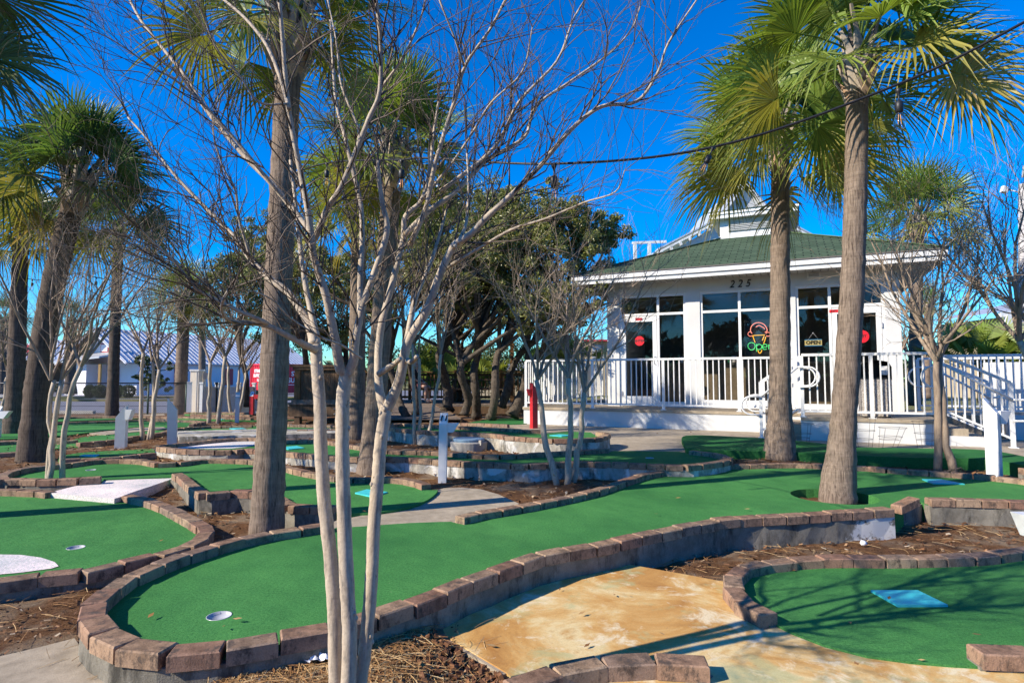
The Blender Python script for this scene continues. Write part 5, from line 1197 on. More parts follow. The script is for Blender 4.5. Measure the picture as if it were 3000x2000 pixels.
# ================================================================ RIGHT HAND HOUSE, POLE
y = 36; a = D(2905, 925, y); bq = D(3150, 912, y); root = thing('tan_house', 'tan house with a grey hip roof beyond the palmettos', 'house', D(3000, 1155, y))
m = MB(); m.box(((a.x + bq.x) / 2 + 1.2, y + 3, (a.z + 0) / 2), (bq.x - a.x, 6, a.z)); m.build('wall', T['beige_wall'], root)
m = MB(); m.bar(a + Vector((0, -.6, 0)), bq + Vector((0, -.6, .1)), .2, .3); m.build('fascia', T['trim_white'], root)
roof_mesh('roof', [[a + Vector((-.1, -.7, .15)), bq + Vector((0, -.7, .25)), D(3150, 840, y + 3), D(2975, 885, y + 3)], [a + Vector((-.1, -.7, .15)), D(2975, 885, y + 3), D(2975, 885, y + 4), a + Vector((-.1, 6, .15))]], 'grey_metal', root)
q = D(2956, 985, y - .6); m = MB(); m.box((q.x, q.y, a.z / 2), (.42, .42, a.z)); m.build('column', T['trim_white'], root)
y = 19; b0 = D(3003, 1170, y); t0 = D(2998, 540, y); root = thing('utility_pole', 'pale grey utility pole at the right edge with a lamp arm', 'utility pole', b0)
m = MB(); m.tube([b0, t0], [.17, .13], 12); m.build('pole', T['pole_grey'], root)
m = MB(); q = D(2945, 560, y); m.tube([D(2996, 566, y), D(2955, 556, y)], .02, 6); m.box(D(2942, 556, y), (.16, .12, .20), ry=.35); m.build('lamp', T['trim_white'], root)
m = MB(); m.tube([D(2996, 520, y), D(3000, 486, y)], .03, 6); m.build('insulator', T['pole_grey'], root)
y = 16; m = MB(); b0 = D(2868, 1180, y); m.tube([b0, D(2868, 1000, y)], .035, 8); o = m.build('lamp_post', T['black']); tag(o, 'slim dark post in front of the palmetto bush', 'post')
# ================================================================ SIGN POSTS
def sign_post(label, px, pyb, z, pyt, wpx, num=None, mat='post_white', slant=-pi / 2, br=None, brl=.13, brz=.82, nums=1.0, lean=0.0, cut=1.35):
    c = P(px, pyb, z); Y = c.y; w = wpx * mpp(Y); h = D(px, pyt, Y).z - z; root = thing('sign_post', label, 'sign post', c, group='numbered course posts')
    d = Vector((cos(slant), sin(slant), 0)); s = Vector((-sin(slant), cos(slant), 0)); m = MB(); vs = []
    cu = w * cut
    for zz in (0, 1):
        for a, b_ in ((-1, -1), (1, -1), (1, 1), (-1, 1)):
            top = h - (cu if a == 1 else 0); vs.append(c + d * (a * w / 2) + s * (b_ * w / 2) + Vector((lean * (top if zz else 0), 0, top if zz else -.08)))
    m.add(vs, [(3, 2, 1, 0), (4, 5, 6, 7)] + [(i, (i + 1) % 4, 4 + (i + 1) % 4, 4 + i) for i in range(4)]); m.build('post', T[mat], root)
    if num:
        a = vs[5] + (vs[6] - vs[5]) * .5; b_ = vs[4] + (vs[7] - vs[4]) * .5; up = (b_ - a).normalized(); o = (a + b_) / 2; xd = s if d.cross(s).dot(Vector((0, 0, 1))) > 0 else -s
        nrm = xd.cross(up)
        if mat == 'post_red':
            pn = MB(); pn.box(o + nrm * .004, (w * .9, (b_ - a).length * .9, .004), M=Matrix((xd, up, nrm)).transposed()); pn.build('number_plate', T['letter_white'], root)
        text_obj('number', num, w * nums, T['sign_black'], root, frame_m(o + nrm * .008, xd, up), .001, bold=.0025, sx=1.0, shear=.15)
    if br is not None:
        q = Vector((cos(br), sin(br), 0)); t = Vector((-sin(br), cos(br), 0)); zb = h * brz; e = c + q * (w / 2 + .001) + Vector((lean * zb, 0, zb)); bh = w * 1.15
        m = MB(); m.poly3([e - t * w * .42 + Vector((0, 0, 0)), e - t * w * .42 + q * brl, e - t * w * .42 + q * (brl * .52) - Vector((0, 0, bh)), e - t * w * .42 - Vector((0, 0, bh))], t * w * .84); m.build('bracket', T[mat], root)
    return root
sign_post('white post numbered 11 in the mulch between the greens', 1296, 1416, .11, 1210, 23, '11', br=0.0, brl=.13, brz=.86, nums=1.15, lean=.012)
sign_post('white post numbered 10 before the right hand steps', 2914, 1389, .20, 1166, 32, '10', slant=-.9, br=.25, brl=.16, brz=.83, nums=.75)
sign_post('blue-grey shaded post with a bracket left of the bare crape myrtle', 354, 1313, .19, 1186, 26, None, slant=pi + .3, br=.1, brl=.10, brz=.9)
sign_post('blue-grey shaded post with a slanted top behind the white turf end', 505, 1300, .20, 1168, 24, None, slant=.4, lean=-.03)
sign_post('far white post in front of the lattice fence', 694, 1241, .17, 1148, 11, None, slant=-1.2)
sign_post('far red post with a white number plate before the lattice fence', 737, 1218, .16, 1146, 11, '7', mat='post_red', br=0.0, brl=.22, brz=.87, nums=.7)
sign_post('red post with a small bracket at the left corner of the porch', 1564, 1254, .235, 1121, 17, None, mat='post_red', slant=.5, br=pi, brl=.10, brz=.86)
sign_post('white post at the far left edge with a wide bracket', -14, 1292, .17, 1190, 18, None, br=0.0, brl=.20, brz=.86)
sign_post('white post cut off by the right edge beside the front green', 3086, 1905, .10, 1480, 58, None, br=pi, brl=.084, brz=.945)
# ================================================================ UTILITY COVER, LITTER
c = P(1371, 1322, .20); c.y += .2; root = thing('utility_cover', 'round concrete manhole ring with a blue-grey lid in the mulch', 'utility cover', c)
m = MB(); m.lathe(c, [(.275, -.05), (.285, .12), (.265, .135), (.02, .135)], 30, smooth=False); m.build('ring', T['utility_concrete'], root)
m = MB(); m.lathe(c, [(.24, .136), (.245, .168), (.235, .178), (.001, .180)], 30, smooth=False); lid = m.build('lid', T['lid_blue'], root)
m = MB(); m.box(c + Vector((.19, -.215, .13)), (.03, .06, .075), rz=.7); m.build('latch', T['utility_concrete'], root)
r = random.Random(12); c = P(955, 1945, .13); m = MB(); n = 13; vs = []
for j in range(n):
    for i in range(n):
        u, v = i / (n - 1) - .5, j / (n - 1) - .5; ra = 1 - .25 * abs(sin(3 * atan2(v, u + 1e-4)))
        vs.append(c + Vector((u * .17 * ra + r.gauss(0, .004), v * .10 * ra + r.gauss(0, .004), .012 + .030 * abs(sin(u * 11 + v * 5)) * (1 - abs(u)) + r.uniform(0, .014))))
m.add(vs, [(j * n + i, j * n + i + 1, (j + 1) * n + i + 1, (j + 1) * n + i) for j in range(n - 1) for i in range(n - 1)], True); tag(m.build('paper_napkin', T['paper']), 'crumpled white paper napkin at the foot of the slim trunks', 'napkin')
def rock(label, px, py, z, rad, seed, mat='cup_white', name='stone'):
    r = random.Random(seed); c = P(px, py, z); bm = bmesh.new(); bmesh.ops.create_icosphere(bm, subdivisions=2, radius=rad)
    for v in bm.verts: v.co *= r.uniform(.78, 1.15); v.co.z *= .8
    m = MB(); m.add([v.co + c + Vector((0, 0, rad * .5)) for v in bm.verts], [tuple(v.index for v in f.verts) for f in bm.faces], True); bm.free(); tag(m.build(name, T[mat]), label, 'stone')
rock('white stone lying in the mulch below the whitewashed patch of wall', 2529, 1595, .035, .026, 1)
rock('small pale stone beside the brick edge of the right front green', 2366, 1647, .11, .018, 2, 'utility_concrete')
rock('tiny white stone at the foot of the thick palm', 2444, 1472, .13, .02, 3)
m = MB(); c = P(2069, 1588, .05); m.box(c + Vector((0, 0, .012)), (.055, .09, .003), rx=.5, rz=.4); tag(m.build('paper_scrap', T['paper']), 'white paper scrap on the mulch below the brick wall', 'paper scrap')
m = MB(); a = P(2740, 1387, .215); m.tube([a, P(2790, 1376, .27), P(2815, 1370, .29), P(2832, 1386, .22)], [.008, .010, .009, .005], 5); tag(m.build('fallen_stick', T['oak_bark']), 'fallen stick on the bricks at the foot of the joined stems', 'stick')
# pine straw, chips and leaves
def needle(m, r, c, ln, w, lift):
    an = r.uniform(0, 2 * pi); d = Vector((cos(an), sin(an), 0)); s = Vector((-sin(an), cos(an), 0)); cv = r.uniform(-.35, .35); pts = []
    z0 = r.uniform(0, lift)
    for i in range(4):
        t = i / 3 - .5; pts.append(c + d * ln * t + s * cv * ln * (t * t - .1) + Vector((0, 0, z0 + lift * (.25 - t * t) * r.uniform(.3, 1.6))))
    vs = []
    for p in pts: vs += [p - s * w, p + s * w + Vector((0, 0, w))]
    m.add(vs, [(0, 1, 3, 2), (2, 3, 5, 4), (4, 5, 7, 6)])
r = random.Random(77); m = MB(); k = 0
poly = pxy([(560, 1985), (600, 1950), (760, 1925), (900, 1905), (1060, 1860), (1180, 1830), (1260, 1850), (1360, 1900), (1480, 1965), (1530, 2060), (560, 2060)], .1)
def inside(x, y, pl):
    c = False; j = len(pl) - 1
    for i in range(len(pl)):
        if (pl[i][1] > y) != (pl[j][1] > y) and x < (pl[j][0] - pl[i][0]) * (y - pl[i][1]) / (pl[j][1] - pl[i][1]) + pl[i][0]: c = not c
        j = i
    return c
bx = [p[0] for p in poly]; by = [p[1] for p in poly]
nug = MB()
while k < 4200:
    x, y = r.uniform(min(bx), max(bx)), r.uniform(min(by), max(by))
    if not inside(x, y, poly): continue
    k += 1; z = zg(x, y)
    f = sm(-.5, -.15, x) * sm(2.35, 2.6, y)          # bark nuggets collect by the slab corner
    if r.random() < f:
        if k % 2: continue
        c = Vector((x, y, z + r.uniform(0, .022))); b_ = r.uniform(.007, .017); q = Euler((r.uniform(0, 3), r.uniform(0, 3), r.uniform(0, 6))).to_matrix(); dd = (b_ * r.uniform(1, 2.2), b_ * r.uniform(.7, 1.3), b_ * r.uniform(.35, .8))
        vs = [c + q @ Vector((sx * dd[0] * r.uniform(.6, 1), sy * dd[1] * r.uniform(.6, 1), sz * dd[2] * r.uniform(.6, 1))) for sz in (-1, 1) for sy in (-1, 1) for sx in (-1, 1)]
        nug.add(vs, [(0, 2, 3, 1), (4, 5, 7, 6), (0, 1, 5, 4), (2, 6, 7, 3), (0, 4, 6, 2), (1, 3, 7, 5)])
    else: needle(m, r, Vector((x, y, z + .004)), r.uniform(.07, .19), .0011, .022)
tag(m.build('pine_straw', T['straw']), 'brown pine straw around the three near trunks', 'pine straw', kind='stuff')
tag(nug.build('bark_mulch', T['bark_nugget']), 'dark bark nuggets by the corner of the stained slab', 'bark mulch', kind='stuff')
m = MB(); st = MB(); padp = pxy([(-400, 1948), (0, 1919), (120, 1891), (216, 1862), (240, 1890), (300, 1945), (420, 1975), (572, 1966), (590, 2150), (-400, 2150)], .1)
for k in range(26000):
    y = 1.9 + 12.5 * r.random() ** 1.7; x = r.uniform(-.95, .95) * (y * .95 + .5); z = zg(x, y)
    if inside(x, y, padp): continue
    s_ = (.006 + .0016 * y) * r.uniform(.5, 1.5)
    a = Vector((r.gauss(0, .4), r.gauss(0, .4), 1)).normalized(); b_ = a.orthogonal().normalized(); b_.rotate(Matrix.Rotation(r.uniform(0, 6.28), 3, a)); q = b_.cross(a); c = Vector((x, y, z + .012 + r.uniform(0, .012))); w = s_ * r.uniform(.25, .6)
    m.add([c - b_ * s_ - q * w, c + b_ * s_ - q * w * .6, c + b_ * s_ * .9 + q * w, c - b_ * s_ * .8 + q * w], [(0, 1, 2, 3)])
    if k % 2 == 0: needle(st, r, Vector((x + r.uniform(-.2, .2), y + r.uniform(-.2, .2), z + .014)), r.uniform(.06, .16) * (1 + .05 * y), .0006 + .00013 * y, .012)
tag(m.build('wood_chips', T['chips']), 'wood chips of the mulch beds', 'wood chips', kind='stuff'); tag(st.build('dry_needles', T['straw']), 'dry needles scattered over the mulch beds', 'dry needles', kind='stuff')
m = MB(); r = random.Random(31)
spots = [(293, 1473, .149), (472, 1583, .149), (381, 1466, .149), (1705, 1795, .1), (2700, 1933, .1), (2490, 1823, .1), (2870, 1660, .1), (2820, 1643, .1), (2265, 1657, .1), (2325, 1670, .1), (2460, 1660, .1), (1720, 1890, .095), (1440, 1740, .095), (1640, 1726, .095), (1800, 1742, .095), (1440, 1890, .095), (700, 1420, .21), (1250, 1425, .21)]
spots += [(r.uniform(0, 3000), r.uniform(1380, 1950), .212) for _ in range(26)]
for px, py, z in spots:
    c = P(px, py, z + .006); l = r.uniform(.012, .030); an = r.uniform(0, 6.28); d = Vector((cos(an), sin(an), 0)); s = Vector((-sin(an), cos(an), 0))
    m.add([c - d * l, c + s * l * .4 + Vector((0, 0, .004)), c + d * l + Vector((0, 0, .006)), c - s * l * .4 + Vector((0, 0, .002))], [(0, 1, 2, 3)])
tag(m.build('fallen_leaves', T['litter']), 'few brown fallen leaves on turf and slab', 'fallen leaves', kind='stuff')
# ================================================================ STRING LIGHTS
def cat3(pts, sub=8):
    pts = [Vector(p) for p in pts]; ext = [pts[0] * 2 - pts[1]] + pts + [pts[-1] * 2 - pts[-2]]; o = []
    for i in range(1, len(ext) - 2):
        p0, p1, p2, p3 = ext[i - 1:i + 3]
        for k in range(sub):
            t = k / sub; o.append(.5 * ((2 * p1) + (p2 - p0) * t + (2 * p0 - 5 * p1 + 4 * p2 - p3) * t * t + (3 * p1 - p0 - 3 * p2 + p3) * t ** 3))
    o.append(pts[-1]); return o
w1 = [D(3300, -110, 2.05), D(3000, 66, 2.12), D(2625, 250, 2.3), D(2095, 430, 2.52), D(1622, 480, 2.75), D(1255, 463, 3.3), D(1176, 468, 3.5), D(1050, 470, 4.0), D(958, 478, 4.4), D(880, 500, 4.75), D(835, 520, 4.9)]
m = MB(); m.tube(cat3(w1), .0058, 6); tag(m.build('light_string', T['wire_black']), 'black string light cable sweeping across the sky to the tall palm', 'light cable')
w2 = [D(40, 812, 11.6), D(150, 822, 11.5), D(223, 801, 8.6), D(282, 812, 9.0), D(440, 846, 10), D(606, 880, 11.5), D(760, 893, 12.5)]
m = MB(); m.tube(cat3(w2), .007, 5); tag(m.build('light_string', T['wire_black']), 'far thin string light cable between the shaded left palms', 'light cable')
def bulb(label, q, sc=1.0, tilt=0.0, base_only=False):
    q = Vector(q); root = thing('string_light_bulb', label, 'light bulb', q, group='bulbs on the string lights'); Mr = Matrix.Rotation(tilt, 3, 'Y')
    L = lambda pr: [(a * sc, b_ * sc) for a, b_ in pr]
    m = MB(); m.lathe(q, L([(.004, .004), (.015, .0), (.011, -.014), (.004, -.030), (.0035, -.052), (.011, -.056), (.0175, -.062), (.0185, -.088), (.017, -.092), (.017, -.106), (.013, -.110)]), 12, M=Mr); m.build('socket', T['wire_black'], root)
    m = MB(); m.lathe(q, L([(.0125, -.108), (.014, -.118), (.021, -.135), (.0255, -.155), (.0245, -.172), (.016, -.187), (.004, -.193), (.0004, -.1935)]), 16, M=Mr); g = m.build('globe', T['bulb_glass'], root)
    m = MB()
    for a in (-1, 1): m.tube([q + Mr @ Vector((a * .004 * sc, 0, -.118 * sc)), q + Mr @ Vector((a * .0075 * sc, 0, -.165 * sc))], .0011 * sc, 4)
    m.build('filament', T['filament'], g)
bulb('clear bulb hanging against the sky right of the near trunks', D(1623, 482, 2.75), .98)
bulb('clear bulb hanging beside the thick palm at upper right', D(2632, 262, 2.3), .86)
bulb('bulb tipped sideways on the cable before the full crowned palm', D(2090, 432, 2.52), .70, .45)
bulb('clear bulb hanging before the boots of the palm behind the near trunks', D(1177, 470, 3.5), 1.0)
bulb('bulb hanging in the near branches left of the middle palm crown', D(958, 478, 4.4), 1.0)
bulb('dark bulb hanging beside the tall palm trunk', D(872, 503, 4.75), .9)
bulb('tiny far bulb hanging between the shaded palms over the metal roof', D(606, 880, 11.5), 1.25); bulb('tiny far bulb against the sky by the leaning palm', D(282, 812, 9.0), 1.1); bulb('tiny far bulb at the far left palm', D(95, 818, 11.5), 1.2)
# ================================================================ WOODEN PLATFORM, BOARDWALK, TABLES
y = 14.4; k = mpp(y)
def W(px, py, Y=y): return D(px, py, Y)
root = thing('wooden_platform', 'dark timber platform with a high slatted rail and bolted beam', 'platform', W(920, 1242))
def wb(m, x0, x1, y0, y1, d0, d1):  # pixel box at depth
    a = W(x0, y0, y); b_ = W(x1, y1, y); m.box(((a.x + b_.x) / 2, y + (d0 + d1) / 2, (a.z + b_.z) / 2), (b_.x - a.x, d1 - d0, a.z - b_.z))
XR = 1010
m = MB(); wb(m, 847, XR, 1185, 1220, 0, .12); wb(m, 847, 862, 1185, 1220, .121, 2.2); m.build('beam', T['deck_wood'], root)
m = MB(); wb(m, 845, XR + 2, 1179, 1185, -.03, 2.2); wb(m, 853, XR - 6, 1171, 1179, .0, .14); m.build('deck_boards', T['deck_boards'], root)
for x in (861, 985):
    m = MB(); wb(m, x, x + 15, 1220, 1243, .02, .2); m.build('leg', T['deck_wood'], root)
m = MB(); wb(m, 850, XR, 1068, 1075, -.02, .2); m.build('cap_rail', T['deck_wood'], root)
for x in (862, XR - 16): m = MB(); wb(m, x, x + 15, 1080, 1171, .02, .16); m.build('post', T['rail_wood'], root)
m = MB(); x = 879
while x < XR - 20: wb(m, x, x + 10, 1078, 1171, .05, .08); x += 12.5
m.build('slats', T['deck_wood'], root); m = MB(); wb(m, 858, XR - 3, 1075, 1083, .0, .05); m.build('rail_board', T['deck_wood'], root); m = MB()
for py in (1197, 1212): q = W(980, py); m.lathe((q.x, y - .004, q.z), [(.001, -.012), (.018, -.008), (.018, .008), (.001, .012)], 8)
m.build('bolts', T['grey_metal'], root)
# boardwalk
ZB = .50; root = thing('boardwalk_deck', 'raised timber deck under the oaks with a brown picket rail', 'deck', (-2, 19.5, .2))
m = MB(); rb = random.Random(3); x = -7.2
while x < 1.4: m.box((x + .07, 20.3, ZB - .02), (.134, 4.0, .04)); x += .14
m.build('deck_boards', T['deck_boards'], root)
m = MB(); m.box((-2.9, 18.28, ZB - .17), (8.6, .05, .24)); m.build('rim_board', T['deck_wood'], root)
m = MB(); m.box((-2.9, 22.2, ZB + 1.02), (8.8, .16, .045)); m.box((-2.9, 22.22, ZB + .92), (8.8, .04, .09)); m.box((-2.9, 22.22, ZB + .10), (8.8, .04, .09)); m.build('rail', T['rail_wood'], root)
m = MB(); x = -7.2
while x < 1.4: m.box((x, 22.19, ZB + .50), (.038, .038, .92)); x += .135
m.build('balusters', T['rail_wood'], root)
for x in (-7.2, -5.5, -3.8, -2.1, -.4, 1.3): m = MB(); m.box((x, 22.28, ZB + .45), (.1, .1, 1.3)); m.build('post', T['rail_wood'], root)
m = MB(); m.box((.0, 20.0, ZB + 1.1), (.12, .12, 2.2)); m.box((-.55, 19.6, ZB + .55), (.24, .05, .38)); m.build('signboard_post', T['rail_wood'], root)
# ramp down to the course
a, b_ = Vector((-1.24, 14.9, .27)), Vector((-2.45, 18.3, ZB - .005)); root = thing('boardwalk_ramp', 'timber ramp leading down from the deck to the greens', 'ramp', a); d = b_ - a; n = 26; m = MB(); sd_ = Vector((-1.75, -.15, 0))
for i in range(n): p0, p1 = a + d * (i / n), a + d * ((i + .94) / n); m.poly3([p0, p1, p1 + sd_, p0 + sd_], (0, 0, .035))
m.build('boards', T['deck_boards'], root); m = MB(); m.bar(a - Vector((0, 0, .03)), b_ - Vector((0, 0, .03)), .05, .16); m.bar(a + sd_ - Vector((0, 0, .03)), b_ + sd_ - Vector((0, 0, .03)), .05, .16); m.build('stringer', T['deck_wood'], root)
def picnic(label, c, rz):
    c = Vector(c); root = thing('picnic_table', label, 'picnic table', c, rz, 'picnic tables on the boardwalk deck'); Rz = Matrix.Rotation(rz, 3, 'Z')
    def bx(m, x, y_, z, dx, dy, dz, rx=0): m.box(c + Rz @ Vector((x, y_, z)), (dx, dy, dz), M=Rz @ Matrix.Rotation(rx, 3, 'X'))
    m = MB(); [bx(m, 0, -.30 + .15 * i, .745, 1.8, .14, .04) for i in range(5)]; m.build('tabletop', T['deck_wood'], root)
    for s in (-1, 1):
        m = MB(); [bx(m, 0, s * (.62 + .075 * q), .44, 1.8, .14, .04) for q in (0, 2)]; m.build('bench', T['deck_wood'], root)
    for x in (-.65, .65):
        m = MB(); [bx(m, x, s * .40, .37, .05, .12, .86, s * .55) for s in (-1, 1)]; bx(m, x + .052, 0, .40, .04, 1.5, .10); bx(m, x + .052, 0, .68, .04, .7, .10); m.build('leg_frame', T['deck_wood'], root)
picnic('picnic table nearest the ramp where the person sits', (-2.55, 19.7, ZB), .05); picnic('picnic table right of the person behind the wavy oak trunk', (-.85, 20.0, ZB), -.1); picnic('picnic table left of the person behind the near trunks', (-4.7, 19.8, ZB), .1)
# ================================================================ PERSON
def skinned(verts, edges, mat, name, parent, M, sub=2):
    me = bpy.data.meshes.new(name); me.from_pydata([v[0] for v in verts], edges, []); o = bpy.data.objects.new(name, me); COL.objects.link(o)
    sk = o.modifiers.new('s', 'SKIN'); sk.use_smooth_shade = True; sb = o.modifiers.new('d', 'SUBSURF'); sb.levels = sub; sb.render_levels = sub
    for i, v in enumerate(verts): me.skin_vertices[0].data[i].radius = (v[1], v[2] if len(v) > 2 else v[1]); me.skin_vertices[0].data[i].use_root = (i == 0)
    dg = bpy.context.evaluated_depsgraph_get(); m2 = bpy.data.meshes.new_from_object(o.evaluated_get(dg)); bpy.data.objects.remove(o); m2.transform(M); m2.materials.clear(); m2.materials.append(T[mat])
    q = bpy.data.objects.new(name, m2); COL.objects.link(q)
    if parent is not None: q.parent = parent
    return q
pc = Vector((-3.10, 19.02, ZB)); Mp = Matrix.Translation(pc) @ Matrix.Rotation(-.25, 4, 'Z')
V = []; Ed = []
def jv(p, r, frm=None, r2=None):
    V.append((p, r, r2 or r)); i = len(V) - 1
    if frm is not None: Ed.append((frm, i))
    return i
pel = jv((0, 0, .54), .13); wa = jv((.0, 0, .70), .12, pel); ch = jv((.03, 0, .90), .135, wa); uc = jv((.05, 0, 1.02), .10, ch); nk = jv((.08, 0, 1.10), .052, uc); hb_ = jv((.115, 0, 1.16), .062, nk); hm = jv((.125, 0, 1.23), .088, hb_); ht = jv((.115, 0, 1.30), .065, hm); no = jv((.222, 0, 1.215), .016, hm)
for s in (-1, 1):
    sh = jv((.04, s * .17, 1.0), .058, uc); el = jv((.09, s * .235, .76), .042, sh); wr = jv((.30, s * .11, .645), .028, el); pa = jv((.36, s * .07, .635), .036, wr)
    for f, (dx, dy, dz, L) in enumerate(((.05, .026, -.01, 1), (.058, .010, -.015, 1.1), (.056, -.006, -.018, 1.05), (.046, -.020, -.02, .9))):
        k1 = jv((.36 + dx * .6, s * (.07 + dy * .8), .632 + dz * .3), .0095, pa); k2 = jv((.36 + dx * L, s * (.07 + dy), .632 + dz * 1.6), .0085, k1)
    t1 = jv((.375, s * .030, .648), .010, pa); t2 = jv((.40, s * .018, .640), .009, t1)
    hp = jv((.05, s * .10, .53), .092, pel); kn = jv((.46, s * .14, .53), .062, hp); cf = jv((.44, s * .14, .33), .055, kn); an = jv((.43, s * .14, .10), .036, cf); to = jv((.58, s * .15, .045), .034, an)
body = skinned(V, Ed, 'skin', 'person', None, Mp); tag(body, 'person in a black shirt and dark glasses sitting at the picnic table bench', 'person')
skinned([((0, 0, .56), .142), ((0, 0, .70), .134), ((.03, 0, .90), .148), ((.05, 0, 1.03), .108), ((.07, 0, 1.075), .066), ((.04, -.17, 1.0), .072), ((.075, -.215, .84), .060), ((.04, .17, 1.0), .072), ((.075, .215, .84), .060)], [(0, 1), (1, 2), (2, 3), (3, 4), (3, 5), (5, 6), (3, 7), (7, 8)], 'shirt_black', 'shirt', body, Mp)
skinned([((-.01, 0, .53), .145), ((.05, -.10, .53), .105), ((.38, -.135, .53), .082), ((.05, .10, .53), .105), ((.38, .135, .53), .082)], [(0, 1), (1, 2), (0, 3), (3, 4)], 'shorts', 'shorts', body, Mp)
skinned([((.10, 0, 1.25), .098), ((.10, 0, 1.31), .074), ((.055, 0, 1.20), .078)], [(0, 1), (0, 2)], 'hair_grey', 'hair', body, Mp)
m = MB(); m.box((.205, 0, 1.245), (.02, .13, .035)); m.box((.14, .088, 1.25), (.13, .006, .012)); m.box((.14, -.088, 1.25), (.13, .006, .012)); m.v = [tuple(Mp @ Vector(v)) for v in m.v]; m.build('sunglasses', T['sign_black'], body)
m = MB()
for s in (-1, 1): m.box((.20, s * .032, 1.252), (.006, .018, .010)); m.box((.195, 0, 1.175), (.006, .045, .008)) if s == 1 else None
m.v = [tuple(Mp @ Vector(v)) for v in m.v]; m.build('mouth', T['shorts'], body)
m = MB()
for s in (-1, 1): m.lathe((.10, s * .09, 1.225), [(.001, -.03), (.016, -.01), (.018, .012), (.001, .03)], 8)
m.v = [tuple(Mp @ Vector(v)) for v in m.v]; m.build('ear', T['skin'], body)
# ================================================================ FENCES
yf = 20.4; a = D(-330, 1122, yf); b_ = D(560, 1124, yf); root = thing('chain_link_fence', 'black chain link fence between the greens and the road', 'fence', (a.x, yf, 0)); zt = a.z; zb = .0
m = MB(); m.tube([a, Vector((b_.x, yf, zt))], .022, 8); m.build('top_rail', T['dark_metal'], root); m = MB(); m.tube([Vector((a.x, yf, .35)), Vector((b_.x, yf, .35))], .006, 4); m.build('tension_wire', T['dark_metal'], root)
for px in (-250, 101, 434, 545): q = D(px, 1122, yf); m = MB(); m.tube([Vector((q.x, yf + .03, -.2)), Vector((q.x, yf + .03, zt + .04))], .032, 8); m.build('post', T['dark_green'], root)
m = MB(); x = a.x - 1.2; h = zt - zb - .03
while x < b_.x + 1.2:
    for s in (-1, 1):
        x0, x1, z0, z1 = x, x + s * h, zb + .03, zt
        lo, hi = a.x, b_.x; A0, A1 = Vector((x0, yf + s * .003, z0)), Vector((x1, yf + s * .003, z1))
        ta, tb = 0, 1; dx = x1 - x0
        t_lo, t_hi = sorted(((lo - x0) / dx, (hi - x0) / dx)); ta, tb = max(0, t_lo), min(1, t_hi)
        if tb > ta: m.tube([A0.lerp(A1, ta), A0.lerp(A1, tb)], .0032, 3, cap=False)
    x += .075
m.build('mesh', T['chain_wire'], root)
# lattice fence and utility boxes
yl = 19.6
def lat(label, px0, px1, pyt, Y0_, Y1_, style):
    a = D(px0, pyt, Y0_); b_ = D(px1, pyt, Y1_); root = thing('lattice_fence', label, 'fence panel', (a.x, a.y, .1), group='white fence panels round the utility corner'); d = (b_ - a); L = d.length; d = d.normalized(); h = a.z - .05; u = Vector((0, 0, 1)); o = Vector((a.x, a.y, .05)); nrm = d.cross(u)
    m = MB(); m.bar(o + u * .05, o + d * L + u * .05, .07, .05); m.bar(o + u * (h - .04), o + d * L + u * (h - .04), .07, .05); m.build('rails', T['trim_white'], root)
    for e in (0, L): m = MB(); m.bar(o + d * e, o + d * e + u * (h + .08), .09); m.box(o + d * e + u * (h + .10), (.13, .13, .05)); m.build('post', T['trim_white'], root)
    m = MB(); sp = .09 if style else .062; q = -h
    while q < L:
        for s in (0, 1):
            A = o + d * (q if s == 0 else q + h) + u * .06; B = o + d * (q + h if s == 0 else q) + u * (h - .06)
            dx = (B - A).dot(d); x0 = (A - o).dot(d); t0, t1 = sorted(((0 - x0) / dx, (L - x0) / dx)); t0, t1 = max(0, t0), min(1, t1)
            if t1 > t0: m.bar(A.lerp(B, t0) + nrm * .006 * (s * 2 - 1), A.lerp(B, t1) + nrm * .006 * (s * 2 - 1), .040, .008, up=nrm)
        q += sp
    m.build('lattice', T['trim_white'], root)
lat('white lattice panel with a curved top beside the utility cabinets', 592, 636, 1131, 19.0, 19.6, 0); lat('white lattice panel behind the thin bare stems', 638, 700, 1131, 19.6, 20.0, 1); lat('white lattice panel ending behind the red post', 702, 745, 1131, 20.0, 20.6, 1)
m = MB(); q = D(553, 1204, 19.2); t = D(553, 1124, 19.2); m.box((q.x, q.y, (q.z + t.z) / 2), (.13, .1, t.z - q.z + .1), rz=.3); m.box((q.x, q.y, t.z + .05), (.15, .12, .03), rz=.3); tag(m.build('fence_post', T['trim_white']), 'single white fence post beside the stout palm', 'fence post')
def cabinet(label, x0, x1, yt, Y, mat='beige_wall'):
    a, b_ = D(x0, yt, Y), D(x1, yt, Y); root = thing('utility_cabinet', label, 'utility cabinet', ((a.x + b_.x) / 2, Y, 0), group='pale utility cabinets'); w = b_.x - a.x
    m = MB(); m.box(((a.x + b_.x) / 2, Y + w / 2, a.z / 2), (w, w, a.z)); m.build('body', T['pale_box'], root); m = MB(); m.box(((a.x + b_.x) / 2, Y + w / 2, a.z + .02), (w + .05, w + .05, .05)); m.build('lid', T['trim_white'], root)
    m = MB(); m.box(((a.x + b_.x) / 2 + w * .32, Y - .004, a.z * .5), (.012, .012, a.z * .94)); m.build('seam', T['grey_metal'], root)
simple('pale_box', (.70, .62, .50), .7, var=.06, scale=3, bmp=.1)
cabinet('tall cream utility cabinet left of the lattice panels', 558, 582, 1086, 19.8); cabinet('white utility cabinet behind the first lattice panel', 585, 598, 1086, 20.2)
m = MB(); q = D(604, 1101, 20.2); m.box((q.x, q.y - .02, q.z), (.13, .12, .22)); tag(m.build('meter_box', T['grey_metal']), 'grey meter box fixed beside the white cabinet', 'meter box')
m = MB(); a, b_ = D(717, 1146, 21), D(768, 1204, 21)
